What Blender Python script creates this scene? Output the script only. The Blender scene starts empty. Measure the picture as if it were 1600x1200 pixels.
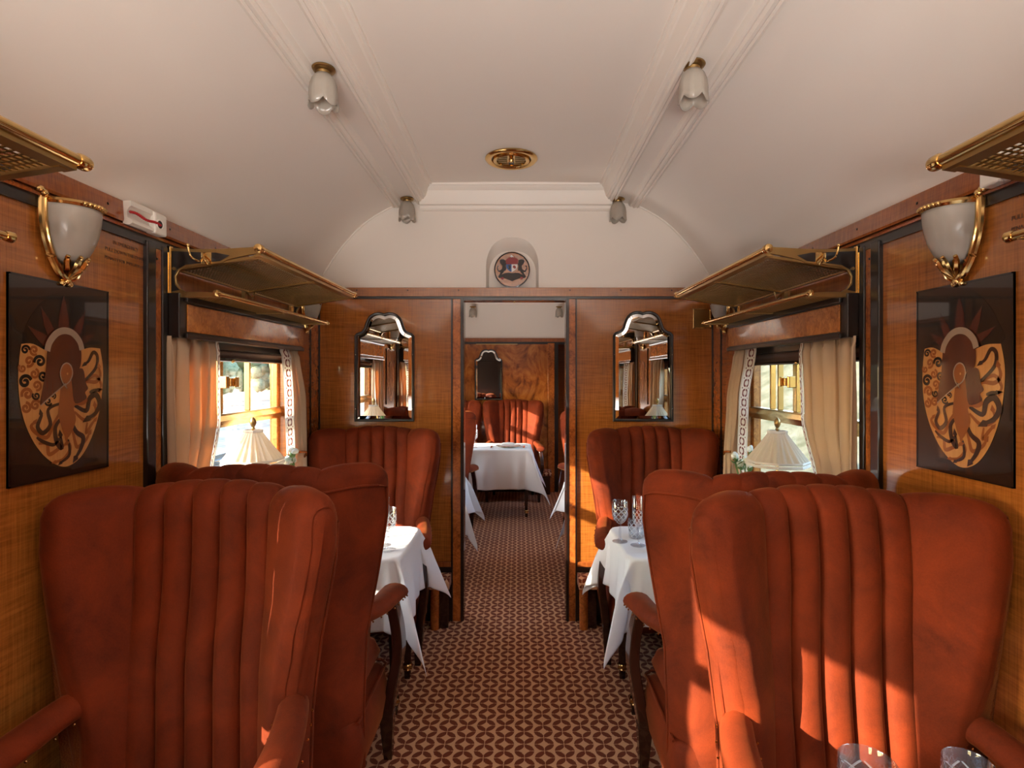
import bpy, math, random
from math import pi, sin, cos, sqrt, hypot, atan2
from mathutils import Vector, Matrix
random.seed(7)
SC = bpy.context.scene
COL = SC.collection

# ------------------------------------------------------------------ camera, world, sun, exposure
CAMX, CAMZ, FPX = 0.02, 1.55, 870.0
cam_d = bpy.data.cameras.new('camera')
cam_d.sensor_width = 36.0
cam_d.lens = FPX / 1600 * 36.0
cam_d.shift_x = -11 / 1600
cam_d.shift_y = -14 / 1600
cam_d.clip_start = 0.02
cam_d.clip_end = 500
cam = bpy.data.objects.new('camera', cam_d)
COL.objects.link(cam)
cam.location = (CAMX, 0, CAMZ)
cam.rotation_euler = (pi / 2, 0, 0)
SC.camera = cam

SC.view_settings.view_transform = 'Standard'
SC.view_settings.look = 'None'
SC.view_settings.gamma = 1.0
SC.view_settings.use_curve_mapping = False
SC.view_settings.exposure = -0.05

world = bpy.data.worlds.new('sky')
SC.world = world
world.use_nodes = True
wn = world.node_tree
wbg = wn.nodes['Background']
sky = wn.nodes.new('ShaderNodeTexSky')
sky.sky_type = 'NISHITA'
sky.sun_disc = False
sky.sun_elevation = math.radians(24)
sky.sun_rotation = math.radians(-116)
sky.air_density = 1.2
sky.dust_density = 1.2
sky.ozone_density = 2.0
wn.links.new(sky.outputs[0], wbg.inputs[0])
wbg.inputs[1].default_value = 2.2

SUN_DIR = Vector((1.0, 0.50, -0.385)).normalized()
sun_d = bpy.data.lights.new('sun', 'SUN')
sun_d.energy = 26.0
sun_d.angle = math.radians(0.55)
sun_d.color = (1.0, 0.86, 0.68)
sun = bpy.data.objects.new('sun', sun_d)
COL.objects.link(sun)
sun.rotation_euler = SUN_DIR.to_track_quat('-Z', 'Y').to_euler()

# window bays (depth ranges along Y) shared by light portals and walls
BAYS = [(-1.93, -0.80), (0.03, 1.16), (1.99, 3.12)]
FBAYS = [(4.02, 4.92), (5.70, 6.83)]
SILL, WTOP = 0.82, 1.69
def portal(x, y0, y1, sgn):
    l = bpy.data.lights.new('window_portal', 'AREA')
    l.shape = 'RECTANGLE'
    l.size = y1 - y0
    l.size_y = WTOP - SILL
    l.cycles.is_portal = True
    o = bpy.data.objects.new('window_portal', l)
    COL.objects.link(o)
    o.location = (x, (y0 + y1) / 2, (SILL + WTOP) / 2)
    d = Vector((-sgn, 0, 0))
    o.rotation_euler = d.to_track_quat('-Z', 'Z').to_euler()
for sgn in (-1, 1):
    for y0, y1 in BAYS + FBAYS:
        portal(sgn * 1.40, y0, y1, sgn)

def soft_light(name, loc, aim, sx, sy, power, col, spread=180):
    l = bpy.data.lights.new(name, 'AREA')
    l.shape = 'RECTANGLE'; l.size = sx; l.size_y = sy; l.energy = power; l.color = col; l.spread = math.radians(spread)
    o = bpy.data.objects.new(name, l); COL.objects.link(o)
    o.location = loc
    o.rotation_euler = Vector(aim).to_track_quat('-Z', 'Y').to_euler()
# added fill lamps that brighten the ceilings: behind the camera, and behind the partition
soft_light('saloon_fill', (0.0, -1.50, 1.25), (0, 0.62, 0.78), 1.5, 0.7, 75, (1.0, 0.95, 0.90), 100)
soft_light('next_room_fill', (-0.85, 3.86, 0.85), (0.1, 0.9, 0.8), 0.5, 0.5, 32, (1.0, 0.95, 0.90))
SC.cycles.max_bounces = 10
SC.cycles.diffuse_bounces = 6
SC.cycles.glossy_bounces = 5
SC.cycles.transmission_bounces = 8
SC.cycles.transparent_max_bounces = 16
SC.cycles.caustics_reflective = False
SC.cycles.caustics_refractive = False
SC.cycles.sample_clamp_indirect = 6.0
SC.cycles.use_denoising = True

# ------------------------------------------------------------------ materials
MATS = {}
def lin(r, g, b):
    f = lambda c: (c / 12.92 if c <= 0.04045 else ((c + 0.055) / 1.055) ** 2.4)
    return (f(r / 255), f(g / 255), f(b / 255), 1)

class NT:
    def __init__(s, name):
        s.m = bpy.data.materials.new(name)
        s.m.use_nodes = True
        s.t = s.m.node_tree
        s.b = s.t.nodes['Principled BSDF']
        s.out = s.t.nodes['Material Output']
        MATS[name] = s.m
    def n(s, typ, **kw):
        nd = s.t.nodes.new(typ)
        for k, v in kw.items():
            setattr(nd, k, v)
        return nd
    def l(s, a, b):
        s.t.links.new(a, b)
    def setv(s, **kw):
        for k, v in kw.items():
            s.b.inputs[k.replace('_', ' ')].default_value = v
    def coord(s, kind='Object', scale=(1, 1, 1), rot=(0, 0, 0)):
        tc = s.n('ShaderNodeTexCoord')
        mp = s.n('ShaderNodeMapping')
        mp.inputs['Scale'].default_value = scale
        mp.inputs['Rotation'].default_value = rot
        s.l(tc.outputs[kind], mp.inputs['Vector'])
        return mp.outputs[0]
    def noise(s, vec, scale=5, detail=4, rough=0.55, dist=0.0):
        nd = s.n('ShaderNodeTexNoise')
        nd.inputs['Scale'].default_value = scale
        nd.inputs['Detail'].default_value = detail
        nd.inputs['Roughness'].default_value = rough
        nd.inputs['Distortion'].default_value = dist
        s.l(vec, nd.inputs['Vector'])
        return nd.outputs[0]
    def ramp(s, fac, stops):
        r = s.n('ShaderNodeValToRGB')
        el = r.color_ramp.elements
        while len(el) < len(stops):
            el.new(0.5)
        for e, (p, c) in zip(el, stops):
            e.position = p
            e.color = c
        s.l(fac, r.inputs[0])
        return r.outputs[0]
    def math(s, op, a, b=None, c=None):
        nd = s.n('ShaderNodeMath', operation=op)
        for i, v in enumerate((a, b, c)):
            if v is None: continue
            if isinstance(v, (int, float)): nd.inputs[i].default_value = v
            else: s.l(v, nd.inputs[i])
        return nd.outputs[0]
    def mix(s, fac, a, b, blend='MIX'):
        nd = s.n('ShaderNodeMix', data_type='RGBA', blend_type=blend)
        for i, v in ((0, fac), (6, a), (7, b)):
            if isinstance(v, (int, float)): nd.inputs[i].default_value = v
            elif isinstance(v, tuple): nd.inputs[i].default_value = v
            else: s.l(v, nd.inputs[i])
        return nd.outputs[2]
    def bump(s, h, strength=0.2, dist=0.01):
        nd = s.n('ShaderNodeBump')
        nd.inputs['Strength'].default_value = strength
        nd.inputs['Distance'].default_value = dist
        s.l(h, nd.inputs['Height'])
        s.l(nd.outputs[0], s.b.inputs['Normal'])
    def base(s, c):
        if isinstance(c, tuple): s.b.inputs['Base Color'].default_value = c
        else: s.l(c, s.b.inputs['Base Color'])

def wood_veneer(name, dark, light, ripple=1.0, rough=0.22, coat=0.7):
    t = NT(name)
    grain = t.noise(t.coord(scale=(70, 70, 2.2)), 3.0, 5, 0.6)
    cross = t.noise(t.coord(scale=(3, 3, 46)), 2.0, 4, 0.55, 0.8)
    big = t.noise(t.coord(scale=(1.3, 1.3, 0.8)), 1.7, 2, 0.5)
    f = t.math('MULTIPLY', grain, 0.5)
    f2 = t.math('MULTIPLY', cross, 0.5 * ripple)
    f = t.math('ADD', f, f2)
    f = t.math('ADD', f, t.math('MULTIPLY', big, 0.35))
    c = t.ramp(f, [(0.38, dark), (0.92, light)])
    t.base(c)
    t.setv(Roughness=rough, Coat_Weight=coat, Coat_Roughness=0.06)
    return t
wood_veneer('veneer', lin(96, 48, 16), lin(186, 112, 46))
wood_veneer('veneer_red', lin(112, 54, 22), lin(190, 108, 48), 0.5)
wood_veneer('mahogany', lin(30, 14, 8), lin(74, 34, 18), 0.2, 0.25, 0.5)
def burl(name, dark, light):
    t = NT(name)
    a = t.noise(t.coord(scale=(1, 1, 1)), 38, 6, 0.65, 1.2)
    b = t.noise(t.coord(scale=(1, 1, 0.5)), 7, 3, 0.6, 0.6)
    f = t.math('ADD', t.math('MULTIPLY', a, 0.6), t.math('MULTIPLY', b, 0.4))
    t.base(t.ramp(f, [(0.33, dark), (0.62, light)]))
    t.setv(Roughness=0.22, Coat_Weight=0.7, Coat_Roughness=0.06)
burl('burl', lin(100, 46, 18), lin(188, 106, 44))
burl('burl_gold', lin(120, 62, 24), lin(206, 128, 56))
def crotch(name):
    t = NT(name)
    v = t.coord(scale=(2.2, 2.2, 1.2))
    a = t.noise(v, 2.2, 6, 0.6, 2.2)
    t.base(t.ramp(a, [(0.3, lin(88, 40, 14)), (0.5, lin(160, 88, 34)), (0.7, lin(196, 124, 54))]))
    t.setv(Roughness=0.22, Coat_Weight=0.7, Coat_Roughness=0.06)
crotch('flame_veneer')
def plain(name, c, rough=0.5, metal=0.0, coat=0.0, **kw):
    t = NT(name)
    t.base(c)
    t.setv(Roughness=rough, Metallic=metal, Coat_Weight=coat, **kw)
    return t
plain('ebony', lin(24, 15, 11), 0.3, 0, 0.4)
plain('black', lin(12, 10, 9), 0.5)
plain('ivory_inlay', lin(222, 196, 158), 0.3, 0, 0.7)
plain('white_plastic', lin(226, 222, 212), 0.35)
plain('red_cord', lin(170, 22, 30), 0.5)
plain('chrome', (0.8, 0.8, 0.8, 1), 0.12, 1.0)
plain('text_brown', lin(52, 26, 10), 0.5)
plain('screw', lin(40, 26, 14), 0.4, 0.8)
plain('shield_blue', lin(40, 84, 140), 0.4)
plain('shield_white', lin(225, 220, 215), 0.4)
plain('crest_red', lin(130, 24, 22), 0.4)
plain('crest_dark', lin(40, 26, 16), 0.5)
plain('crest_gold', lin(190, 140, 70), 0.4)
def brass(name, c, rough):
    t = NT(name)
    f = t.noise(t.coord(), 14, 3, 0.5)
    t.base(t.mix(f, c, tuple(x * 0.72 for x in c[:3]) + (1,)))
    t.setv(Roughness=rough, Metallic=1.0)
brass('brass', (0.80, 0.52, 0.20, 1), 0.16)
brass('brass_dull', (0.46, 0.29, 0.11, 1), 0.32)
brass('brass_mesh', (0.30, 0.19, 0.07, 1), 0.35)
def velvet(name, c0, c1):
    t = NT(name)
    a = t.noise(t.coord(), 5.5, 5, 0.62, 0.5)
    b = t.noise(t.coord(), 240, 2, 0.6)
    f = t.math('ADD', t.math('MULTIPLY', a, 0.85), t.math('MULTIPLY', b, 0.15))
    t.base(t.ramp(f, [(0.34, c0), (0.66, c1)]))
    t.setv(Roughness=0.75, Sheen_Weight=0.20, Sheen_Roughness=0.35, Sheen_Tint=(1.0, 0.36, 0.10, 1), Specular_IOR_Level=0.15)
    t.bump(b, 0.25, 0.002)
velvet('velvet', lin(77, 26, 8), lin(119, 44, 15))
def paint():
    t = NT('ceiling_paint')
    f = t.noise(t.coord(), 1.2, 3, 0.5)
    t.base(t.mix(f, lin(232, 224, 214), lin(238, 231, 222)))
    t.setv(Roughness=0.42, Specular_IOR_Level=0.4)
paint()
def linen(name, c, transl, fine=900, wr=0.0):
    t = NT(name)
    w = t.noise(t.coord(), fine, 2, 0.6)
    t.base(t.mix(t.math('MULTIPLY', w, 0.18), c, tuple(x * 0.7 for x in c[:3]) + (1,)))
    t.setv(Roughness=0.85, Sheen_Weight=0.12)
    if wr:
        t.bump(t.noise(t.coord(), 9, 3, 0.5, 0.4), wr, 0.02)
    if transl:
        tr = t.n('ShaderNodeBsdfTranslucent')
        tr.inputs[0].default_value = tuple(x * 0.95 for x in c[:3]) + (1,)
        ms = t.n('ShaderNodeMixShader')
        ms.inputs[0].default_value = transl
        t.l(t.b.outputs[0], ms.inputs[1])
        t.l(tr.outputs[0], ms.inputs[2])
        t.l(ms.outputs[0], t.out.inputs[0])
    return t
linen('table_linen', lin(238, 236, 236), 0.12, 900, 0.12)
linen('napkin_linen', lin(240, 238, 236), 0.0)
linen('curtain_cloth', lin(206, 182, 152), 0.30, 700)
for _n in MATS['curtain_cloth'].node_tree.nodes:
    if _n.type == 'BSDF_TRANSLUCENT': _n.inputs[0].default_value = lin(232, 172, 108)
linen('blind_cloth', lin(92, 62, 48), 0.12, 500)
linen('shade_silk', lin(240, 222, 196), 0.45, 500)
linen('shade_trim', lin(236, 226, 212), 0.2, 300)

def trim_band():
    t = linen('curtain_trim', lin(232, 222, 206), 0.22, 700)
    uv = t.n('ShaderNodeUVMap')
    sp = t.n('ShaderNodeSeparateXYZ')
    t.l(uv.outputs[0], sp.inputs[0])
    u, v = sp.outputs[0], t.math('FRACT', sp.outputs[1])
    du = t.math('SUBTRACT', u, 0.5)
    dv = t.math('SUBTRACT', v, 0.5)
    au = t.math('ABSOLUTE', du)
    # link motif: two facing C shapes
    eu = t.math('POWER', t.math('DIVIDE', au, 0.25), 3.0)
    ev = t.math('POWER', t.math('DIVIDE', t.math('ABSOLUTE', dv), 0.41), 3.0)
    e = t.math('ADD', eu, ev)
    iu = t.math('POWER', t.math('DIVIDE', au, 0.155), 3.0)
    iv = t.math('POWER', t.math('DIVIDE', t.math('ABSOLUTE', dv), 0.22), 3.0)
    i = t.math('ADD', iu, iv)
    ring = t.math('MULTIPLY', t.math('LESS_THAN', e, 1.0), t.math('GREATER_THAN', i, 1.0))
    ring = t.math('MULTIPLY', ring, t.math('GREATER_THAN', au, 0.035))
    dots_v = t.math('MINIMUM', v, t.math('SUBTRACT', 1.0, v))
    dd = t.math('ADD', t.math('POWER', t.math('DIVIDE', t.math('SUBTRACT', au, 0.29), 0.04), 2.0),
                t.math('POWER', t.math('DIVIDE', dots_v, 0.085), 2.0))
    dots = t.math('LESS_THAN', dd, 1.0)
    pat = t.math('MAXIMUM', ring, dots)
    line = t.math('MULTIPLY', t.math('GREATER_THAN', au, 0.405), t.math('LESS_THAN', au, 0.42))
    line2 = t.math('MULTIPLY', t.math('GREATER_THAN', au, 0.445), t.math('LESS_THAN', au, 0.455))
    line = t.math('MAXIMUM', line, line2)
    c = t.mix(pat, lin(232, 222, 206), lin(118, 46, 26))
    c = t.mix(line, c, lin(150, 142, 136))
    t.base(c)
    for l in list(t.t.links):
        if l.to_node.type == 'BSDF_TRANSLUCENT': t.t.links.remove(l)
    tr = [n for n in t.t.nodes if n.type == 'BSDF_TRANSLUCENT'][0]
    t.l(c, tr.inputs[0])
trim_band()

def carpet(name, w):
    t = NT(name)
    tc = t.n('ShaderNodeTexCoord')
    sp = t.n('ShaderNodeSeparateXYZ')
    wob = t.n('ShaderNodeTexNoise')
    wob.inputs['Scale'].default_value = 260
    t.l(tc.outputs['Object'], wob.inputs['Vector'])
    t.l(tc.outputs['Object'], sp.inputs[0])
    wb = t.math('MULTIPLY', t.math('SUBTRACT', wob.outputs[0], 0.5), 0.10)
    x = t.math('ADD', t.math('DIVIDE', sp.outputs[0], w), wb)
    y = t.math('ADD', t.math('DIVIDE', sp.outputs[1], w), wb)
    ix = t.math('FLOOR', x)
    odd = t.math('MULTIPLY', t.math('FLOORED_MODULO', ix, 2.0), 0.5)
    fx = t.math('ABSOLUTE', t.math('SUBTRACT', t.math('FRACT', x), 0.5))
    fy = t.math('ABSOLUTE', t.math('SUBTRACT', t.math('FRACT', t.math('ADD', y, odd)), 0.5))
    r1 = t.math('SQRT', t.math('ADD', t.math('POWER', fx, 2.0), t.math('POWER', fy, 2.0)))
    gx = t.math('SUBTRACT', fx, 0.5)
    gy = t.math('SUBTRACT', fy, 0.5)
    r2 = t.math('SQRT', t.math('ADD', t.math('POWER', gx, 2.0), t.math('POWER', gy, 2.0)))
    pet = t.math('MULTIPLY', t.math('LESS_THAN', r1, 0.488), t.math('LESS_THAN', r2, 0.522))
    pet = t.math('MULTIPLY', pet, t.math('MULTIPLY', t.math('GREATER_THAN', fx, 0.016), t.math('GREATER_THAN', fy, 0.014)))
    fz = t.noise(t.coord(scale=(1, 1, 1)), 900, 2, 0.6)
    big = t.noise(t.coord(), 2.5, 3, 0.6)
    lightc = t.mix(big, lin(226, 176, 134), lin(206, 156, 116))
    darkc = t.mix(big, lin(120, 53, 24), lin(104, 45, 20))
    c = t.mix(pet, lightc, darkc)
    c = t.mix(t.math('MULTIPLY', fz, 0.35), c, lin(60, 32, 18))
    t.base(c)
    t.setv(Roughness=0.95, Sheen_Weight=0.1, Specular_IOR_Level=0.1)
    t.bump(fz, 0.35, 0.003)
carpet('carpet', 0.0835)

def glass_thin(name, refl=1.0, tint=(0.96, 0.98, 0.97, 1)):
    t = NT(name)
    tr = t.n('ShaderNodeBsdfTransparent')
    tr.inputs[0].default_value = tint
    gl = t.n('ShaderNodeBsdfGlossy')
    gl.inputs['Roughness'].default_value = 0.01
    lw = t.n('ShaderNodeLayerWeight')
    lw.inputs[0].default_value = 0.5
    sch = t.math('ADD', t.math('MULTIPLY', t.math('POWER', lw.outputs['Facing'], 5.0), 0.9), 0.035)
    ms = t.n('ShaderNodeMixShader')
    t.l(t.math('MULTIPLY', sch, refl), ms.inputs[0])
    t.l(tr.outputs[0], ms.inputs[1])
    t.l(gl.outputs[0], ms.inputs[2])
    t.l(ms.outputs[0], t.out.inputs[0])
glass_thin('window_glass')
def crystal():
    t = NT('cut_crystal')
    uv = t.n('ShaderNodeUVMap')
    sp = t.n('ShaderNodeSeparateXYZ')
    t.l(uv.outputs[0], sp.inputs[0])
    a = t.math('ADD', t.math('MULTIPLY', sp.outputs[0], 8), t.math('MULTIPLY', sp.outputs[1], 1.7))
    b = t.math('SUBTRACT', t.math('MULTIPLY', sp.outputs[0], 8), t.math('MULTIPLY', sp.outputs[1], 1.7))
    da = t.math('ABSOLUTE', t.math('SUBTRACT', t.math('FRACT', a), 0.5))
    db = t.math('ABSOLUTE', t.math('SUBTRACT', t.math('FRACT', b), 0.5))
    cut = t.math('ADD', t.math('MINIMUM', da, db), t.math('GREATER_THAN', sp.outputs[1], 1.72))
    groove = t.math('LESS_THAN', cut, 0.05)
    bm = t.n('ShaderNodeBump')
    bm.inputs['Strength'].default_value = 0.8
    bm.inputs['Distance'].default_value = 0.004
    t.l(t.math('MINIMUM', cut, 0.10), bm.inputs['Height'])
    tr = t.n('ShaderNodeBsdfTransparent')
    tr.inputs[0].default_value = (0.93, 0.94, 0.95, 1)
    gl = t.n('ShaderNodeBsdfGlossy')
    gl.inputs['Roughness'].default_value = 0.03
    t.l(bm.outputs[0], gl.inputs['Normal'])
    df = t.n('ShaderNodeBsdfTranslucent')
    df.inputs[0].default_value = (0.9, 0.92, 0.95, 1)
    dd = t.n('ShaderNodeBsdfDiffuse')
    dd.inputs[0].default_value = (0.9, 0.92, 0.95, 1)
    m0 = t.n('ShaderNodeMixShader')
    t.l(df.outputs[0], m0.inputs[1]); t.l(dd.outputs[0], m0.inputs[2])
    lw = t.n('ShaderNodeLayerWeight')
    lw.inputs[0].default_value = 0.35
    t.l(bm.outputs[0], lw.inputs['Normal'])
    m1 = t.n('ShaderNodeMixShader')
    t.l(t.math('ADD', t.math('MULTIPLY', lw.outputs['Facing'], 0.55), 0.05), m1.inputs[0])
    t.l(tr.outputs[0], m1.inputs[1]); t.l(gl.outputs[0], m1.inputs[2])
    m2 = t.n('ShaderNodeMixShader')
    t.l(t.math('MULTIPLY', groove, 0.65), m2.inputs[0])
    t.l(m1.outputs[0], m2.inputs[1]); t.l(m0.outputs[0], m2.inputs[2])
    t.l(m2.outputs[0], t.out.inputs[0])
crystal()
def plain_glass():
    t = NT('clear_glass')
    tr = t.n('ShaderNodeBsdfTransparent')
    tr.inputs[0].default_value = (0.95, 0.95, 0.97, 1)
    gl = t.n('ShaderNodeBsdfGlossy')
    gl.inputs['Roughness'].default_value = 0.02
    lw = t.n('ShaderNodeLayerWeight')
    lw.inputs[0].default_value = 0.3
    m1 = t.n('ShaderNodeMixShader')
    t.l(t.math('ADD', t.math('MULTIPLY', lw.outputs['Facing'], 0.6), 0.04), m1.inputs[0])
    t.l(tr.outputs[0], m1.inputs[1]); t.l(gl.outputs[0], m1.inputs[2])
    t.l(m1.outputs[0], t.out.inputs[0])
plain_glass()
def frosted():
    t = NT('frosted_glass')
    f = t.noise(t.coord(), 30, 3, 0.5)
    t.base(t.mix(f, lin(206, 198, 186), lin(186, 178, 166)))
    t.setv(Roughness=0.28, Specular_IOR_Level=0.6, Coat_Weight=0.4, Coat_Roughness=0.1)
    tl = t.n('ShaderNodeBsdfTranslucent')
    tl.inputs[0].default_value = lin(210, 202, 190)
    tp = t.n('ShaderNodeBsdfTransparent')
    m = t.n('ShaderNodeMixShader'); m.inputs[0].default_value = 0.3
    t.l(t.b.outputs[0], m.inputs[1]); t.l(tl.outputs[0], m.inputs[2])
    m2 = t.n('ShaderNodeMixShader'); m2.inputs[0].default_value = 0.22
    t.l(m.outputs[0], m2.inputs[1]); t.l(tp.outputs[0], m2.inputs[2])
    t.l(m2.outputs[0], t.out.inputs[0])
frosted()
plain('mirror_glass', (0.86, 0.85, 0.82, 1), 0.01, 1.0)
def outdoors(name, c0, c1, sc, detail=5):
    t = NT(name)
    f = t.noise(t.coord(), sc, detail, 0.65)
    t.base(t.ramp(f, [(0.35, c0), (0.65, c1)]))
    t.setv(Roughness=0.95, Specular_IOR_Level=0.1)
    return t
outdoors('ballast', lin(120, 110, 100), lin(190, 182, 172), 9)
outdoors('gravel', lin(128, 118, 104), lin(168, 158, 142), 3)
outdoors('dry_grass', lin(66, 66, 48), lin(98, 94, 78), 1.2)
outdoors('foliage', lin(70, 84, 56), lin(112, 122, 92), 2.0)
outdoors('foliage_pale', lin(92, 104, 80), lin(134, 140, 116), 2.0)
outdoors('bark', lin(70, 56, 44), lin(110, 92, 74), 12)
outdoors('sleeper', lin(70, 62, 54), lin(120, 110, 98), 6)
plain('rail_steel', lin(150, 146, 142), 0.35, 0.8)
plain('fence_white', lin(225, 222, 216), 0.7)
plain('car_paint', lin(236, 206, 138), 0.4)
plain('petal', lin(240, 238, 226), 0.7, Subsurface_Weight=0.2)
plain('leaf', lin(96, 124, 62), 0.6)
plain('porcelain', lin(240, 238, 232), 0.2, 0, 0.3)
plain('marq_ground', lin(34, 20, 12), 0.25, 0, 0.8)
plain('marq_black', lin(15, 12, 10), 0.25, 0, 0.8)
plain('marq_ray', lin(74, 30, 18), 0.25, 0, 0.8)
plain('marq_dark', lin(52, 28, 16), 0.25, 0, 0.8)
plain('marq_mid', lin(138, 76, 34), 0.25, 0, 0.8)
wood_veneer('marq_hood', lin(70, 30, 15), lin(104, 48, 24), 0.2, 0.25, 0.8)
wood_veneer('marq_cream', lin(180, 122, 66), lin(212, 158, 94), 0.1, 0.25, 0.8)
plain('marq_grey', lin(150, 128, 108), 0.25, 0, 0.8)

# ------------------------------------------------------------------ mesh helpers
class MB:
    """collects vertices and faces for one mesh object"""
    def __init__(s):
        s.v, s.f, s.uv = [], [], None
    def add(s, vs, fs):
        o = len(s.v)
        s.v += [tuple(p) for p in vs]
        s.f += [tuple(i + o for i in f) for f in fs]
        return s
    def box(s, x0, x1, y0, y1, z0, z1):
        x0, x1 = min(x0, x1), max(x0, x1); y0, y1 = min(y0, y1), max(y0, y1); z0, z1 = min(z0, z1), max(z0, z1)
        vs = [(x0, y0, z0), (x1, y0, z0), (x1, y1, z0), (x0, y1, z0), (x0, y0, z1), (x1, y0, z1), (x1, y1, z1), (x0, y1, z1)]
        return s.add(vs, [(0, 3, 2, 1), (4, 5, 6, 7), (0, 1, 5, 4), (1, 2, 6, 5), (2, 3, 7, 6), (3, 0, 4, 7)])
    def loft(s, rings, closed=True, cap0=True, cap1=True):
        n = len(rings[0])
        vs = [p for r in rings for p in r]
        fs = []
        for i in range(len(rings) - 1):
            for j in range(n if closed else n - 1):
                a, b = i * n + j, i * n + (j + 1) % n
                fs.append((a, b, b + n, a + n))
        if cap0: fs.append(tuple(range(n))[::-1])
        if cap1: fs.append(tuple((len(rings) - 1) * n + j for j in range(n)))
        return s.add(vs, fs)
    def lathe(s, prof, n=24, c=(0, 0, 0), ax='z', cap=False, rf=None):
        rings = []
        for k, (r, z) in enumerate(prof):
            ring = []
            for i in range(n):
                a = 2 * pi * i / n
                rr = r if rf is None else rf(a, r, z, k)
                p = (rr * cos(a), rr * sin(a), z)
                if ax == 'y': p = (p[0], p[2], -p[1])
                if ax == 'x': p = (p[2], p[0], p[1])
                ring.append((p[0] + c[0], p[1] + c[1], p[2] + c[2]))
            rings.append(ring)
        return s.loft(rings, True, cap, cap)
    def tube(s, path, r, n=8, cap=True):
        P = [Vector(p) for p in path]
        rings = []
        up = Vector((0, 0, 1))
        for i, p in enumerate(P):
            d = (P[min(i + 1, len(P) - 1)] - P[max(i - 1, 0)]).normalized()
            ref = up if abs(d.z) < 0.9 else Vector((1, 0, 0))
            a = d.cross(ref).normalized(); b = a.cross(d).normalized()
            rr = r[i] if isinstance(r, (list, tuple)) else r
            rings.append([tuple(p + (a * cos(2 * pi * k / n) + b * sin(2 * pi * k / n)) * rr) for k in range(n)])
        return s.loft(rings, True, cap, cap)
    def sphere(s, c, r, nu=12, nv=8, sc=(1, 1, 1)):
        prof = [(max(1e-4, sin(pi * k / nv)), -cos(pi * k / nv)) for k in range(nv + 1)]
        rings = [[(c[0] + r * sc[0] * q * cos(2 * pi * i / nu), c[1] + r * sc[1] * q * sin(2 * pi * i / nu), c[2] + r * sc[2] * z)
                  for i in range(nu)] for q, z in prof]
        return s.loft(rings, True, True, True)
    def prism(s, pts, axis, a, b):
        """extrude a 2D outline along an axis"""
        def P(u, v, w):
            return {'x': (w, u, v), 'y': (u, w, v), 'z': (u, v, w)}[axis]
        return s.loft([[P(u, v, a) for u, v in pts], [P(u, v, b) for u, v in pts]])
    def grid(s, fn, nu, nv, uv=None):
        o = len(s.v)
        for j in range(nv + 1):
            for i in range(nu + 1):
                s.v.append(tuple(fn(i / nu, j / nv)))
        if uv:
            if s.uv is None: s.uv = {}
            for j in range(nv + 1):
                for i in range(nu + 1):
                    s.uv[o + j * (nu + 1) + i] = uv(i / nu, j / nv)
        for j in range(nv):
            for i in range(nu):
                a = o + j * (nu + 1) + i
                s.f.append((a, a + 1, a + nu + 2, a + nu + 1))
        return s
    def xf(s, M):
        s.v = [tuple(M @ Vector(p)) for p in s.v]
        return s
    def obj(s, name, mat, parent=None, smooth=40, bevel=0, solid=0, sub=0, fix=True, loc=None):
        me = bpy.data.meshes.new(name)
        me.from_pydata(s.v, [], s.f)
        if s.uv:
            lay = me.uv_layers.new(name='UVMap')
            for lp in me.loops:
                lay.data[lp.index].uv = s.uv.get(lp.vertex_index, (0, 0))
        if fix:
            import bmesh
            bm = bmesh.new(); bm.from_mesh(me)
            bmesh.ops.recalc_face_normals(bm, faces=bm.faces)
            bm.to_mesh(me); bm.free()
        me.materials.append(MATS[mat])
        if smooth:
            for p in me.polygons: p.use_smooth = True
            me.set_sharp_from_angle(angle=math.radians(smooth))
        o = bpy.data.objects.new(name, me)
        COL.objects.link(o)
        if parent: o.parent = parent
        if loc: o.location = loc
        if solid:
            m = o.modifiers.new('solid', 'SOLIDIFY'); m.thickness = solid; m.offset = 0
        if bevel:
            m = o.modifiers.new('bevel', 'BEVEL'); m.width = bevel; m.segments = 2; m.limit_method = 'ANGLE'; m.angle_limit = 0.7
        if sub:
            m = o.modifiers.new('sub', 'SUBSURF'); m.levels = sub; m.render_levels = sub
        return o

def tag(o, label=None, cat=None, group=None, kind=None):
    if label: o['label'] = label
    if cat: o['category'] = cat
    if group: o['group'] = group
    if kind: o['kind'] = kind
    return o
def thing(name, label, cat, loc=(0, 0, 0), rotz=0, group=None):
    o = bpy.data.objects.new(name, None)
    o.empty_display_size = 0.05
    COL.objects.link(o)
    o.location = loc; o.rotation_euler = (0, 0, rotz)
    return tag(o, label, cat, group)
def struct(name, loc=(0, 0, 0)):
    o = bpy.data.objects.new(name, None)
    COL.objects.link(o); o.location = loc
    o['kind'] = 'structure'
    return o
KIDS = {}
def dup(root, loc, rotz=None, label=None, group=None, scale=None):
    kids = {}
    for o in bpy.data.objects:
        if o.parent: kids.setdefault(o.parent.name, []).append(o)
    def rec(o, par):
        c = o.copy(); COL.objects.link(c)
        if par: c.parent = par
        for ch in kids.get(o.name, []): rec(ch, c)
        return c
    r = rec(root, None)
    r.location = loc
    if rotz is not None: r.rotation_euler = (0, 0, rotz)
    if scale: r.scale = scale
    if label: r['label'] = label
    if group: r['group'] = group
    return r
def catmull(pts, n):
    out = []
    P = [pts[0]] + list(pts) + [pts[-1]]
    for i in range(1, len(P) - 2):
        p0, p1, p2, p3 = P[i - 1], P[i], P[i + 1], P[i + 2]
        for k in range(n):
            t = k / n
            out.append(tuple(0.5 * (2 * b + (c - a) * t + (2 * a - 5 * b + 4 * c - d) * t * t + (3 * b - a - 3 * c + d) * t ** 3)
                             for a, b, c, d in zip(p0, p1, p2, p3)))
    out.append(tuple(pts[-1]))
    return out
def smooth01(t):
    t = max(0, min(1, t)); return t * t * (3 - 2 * t)

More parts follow.
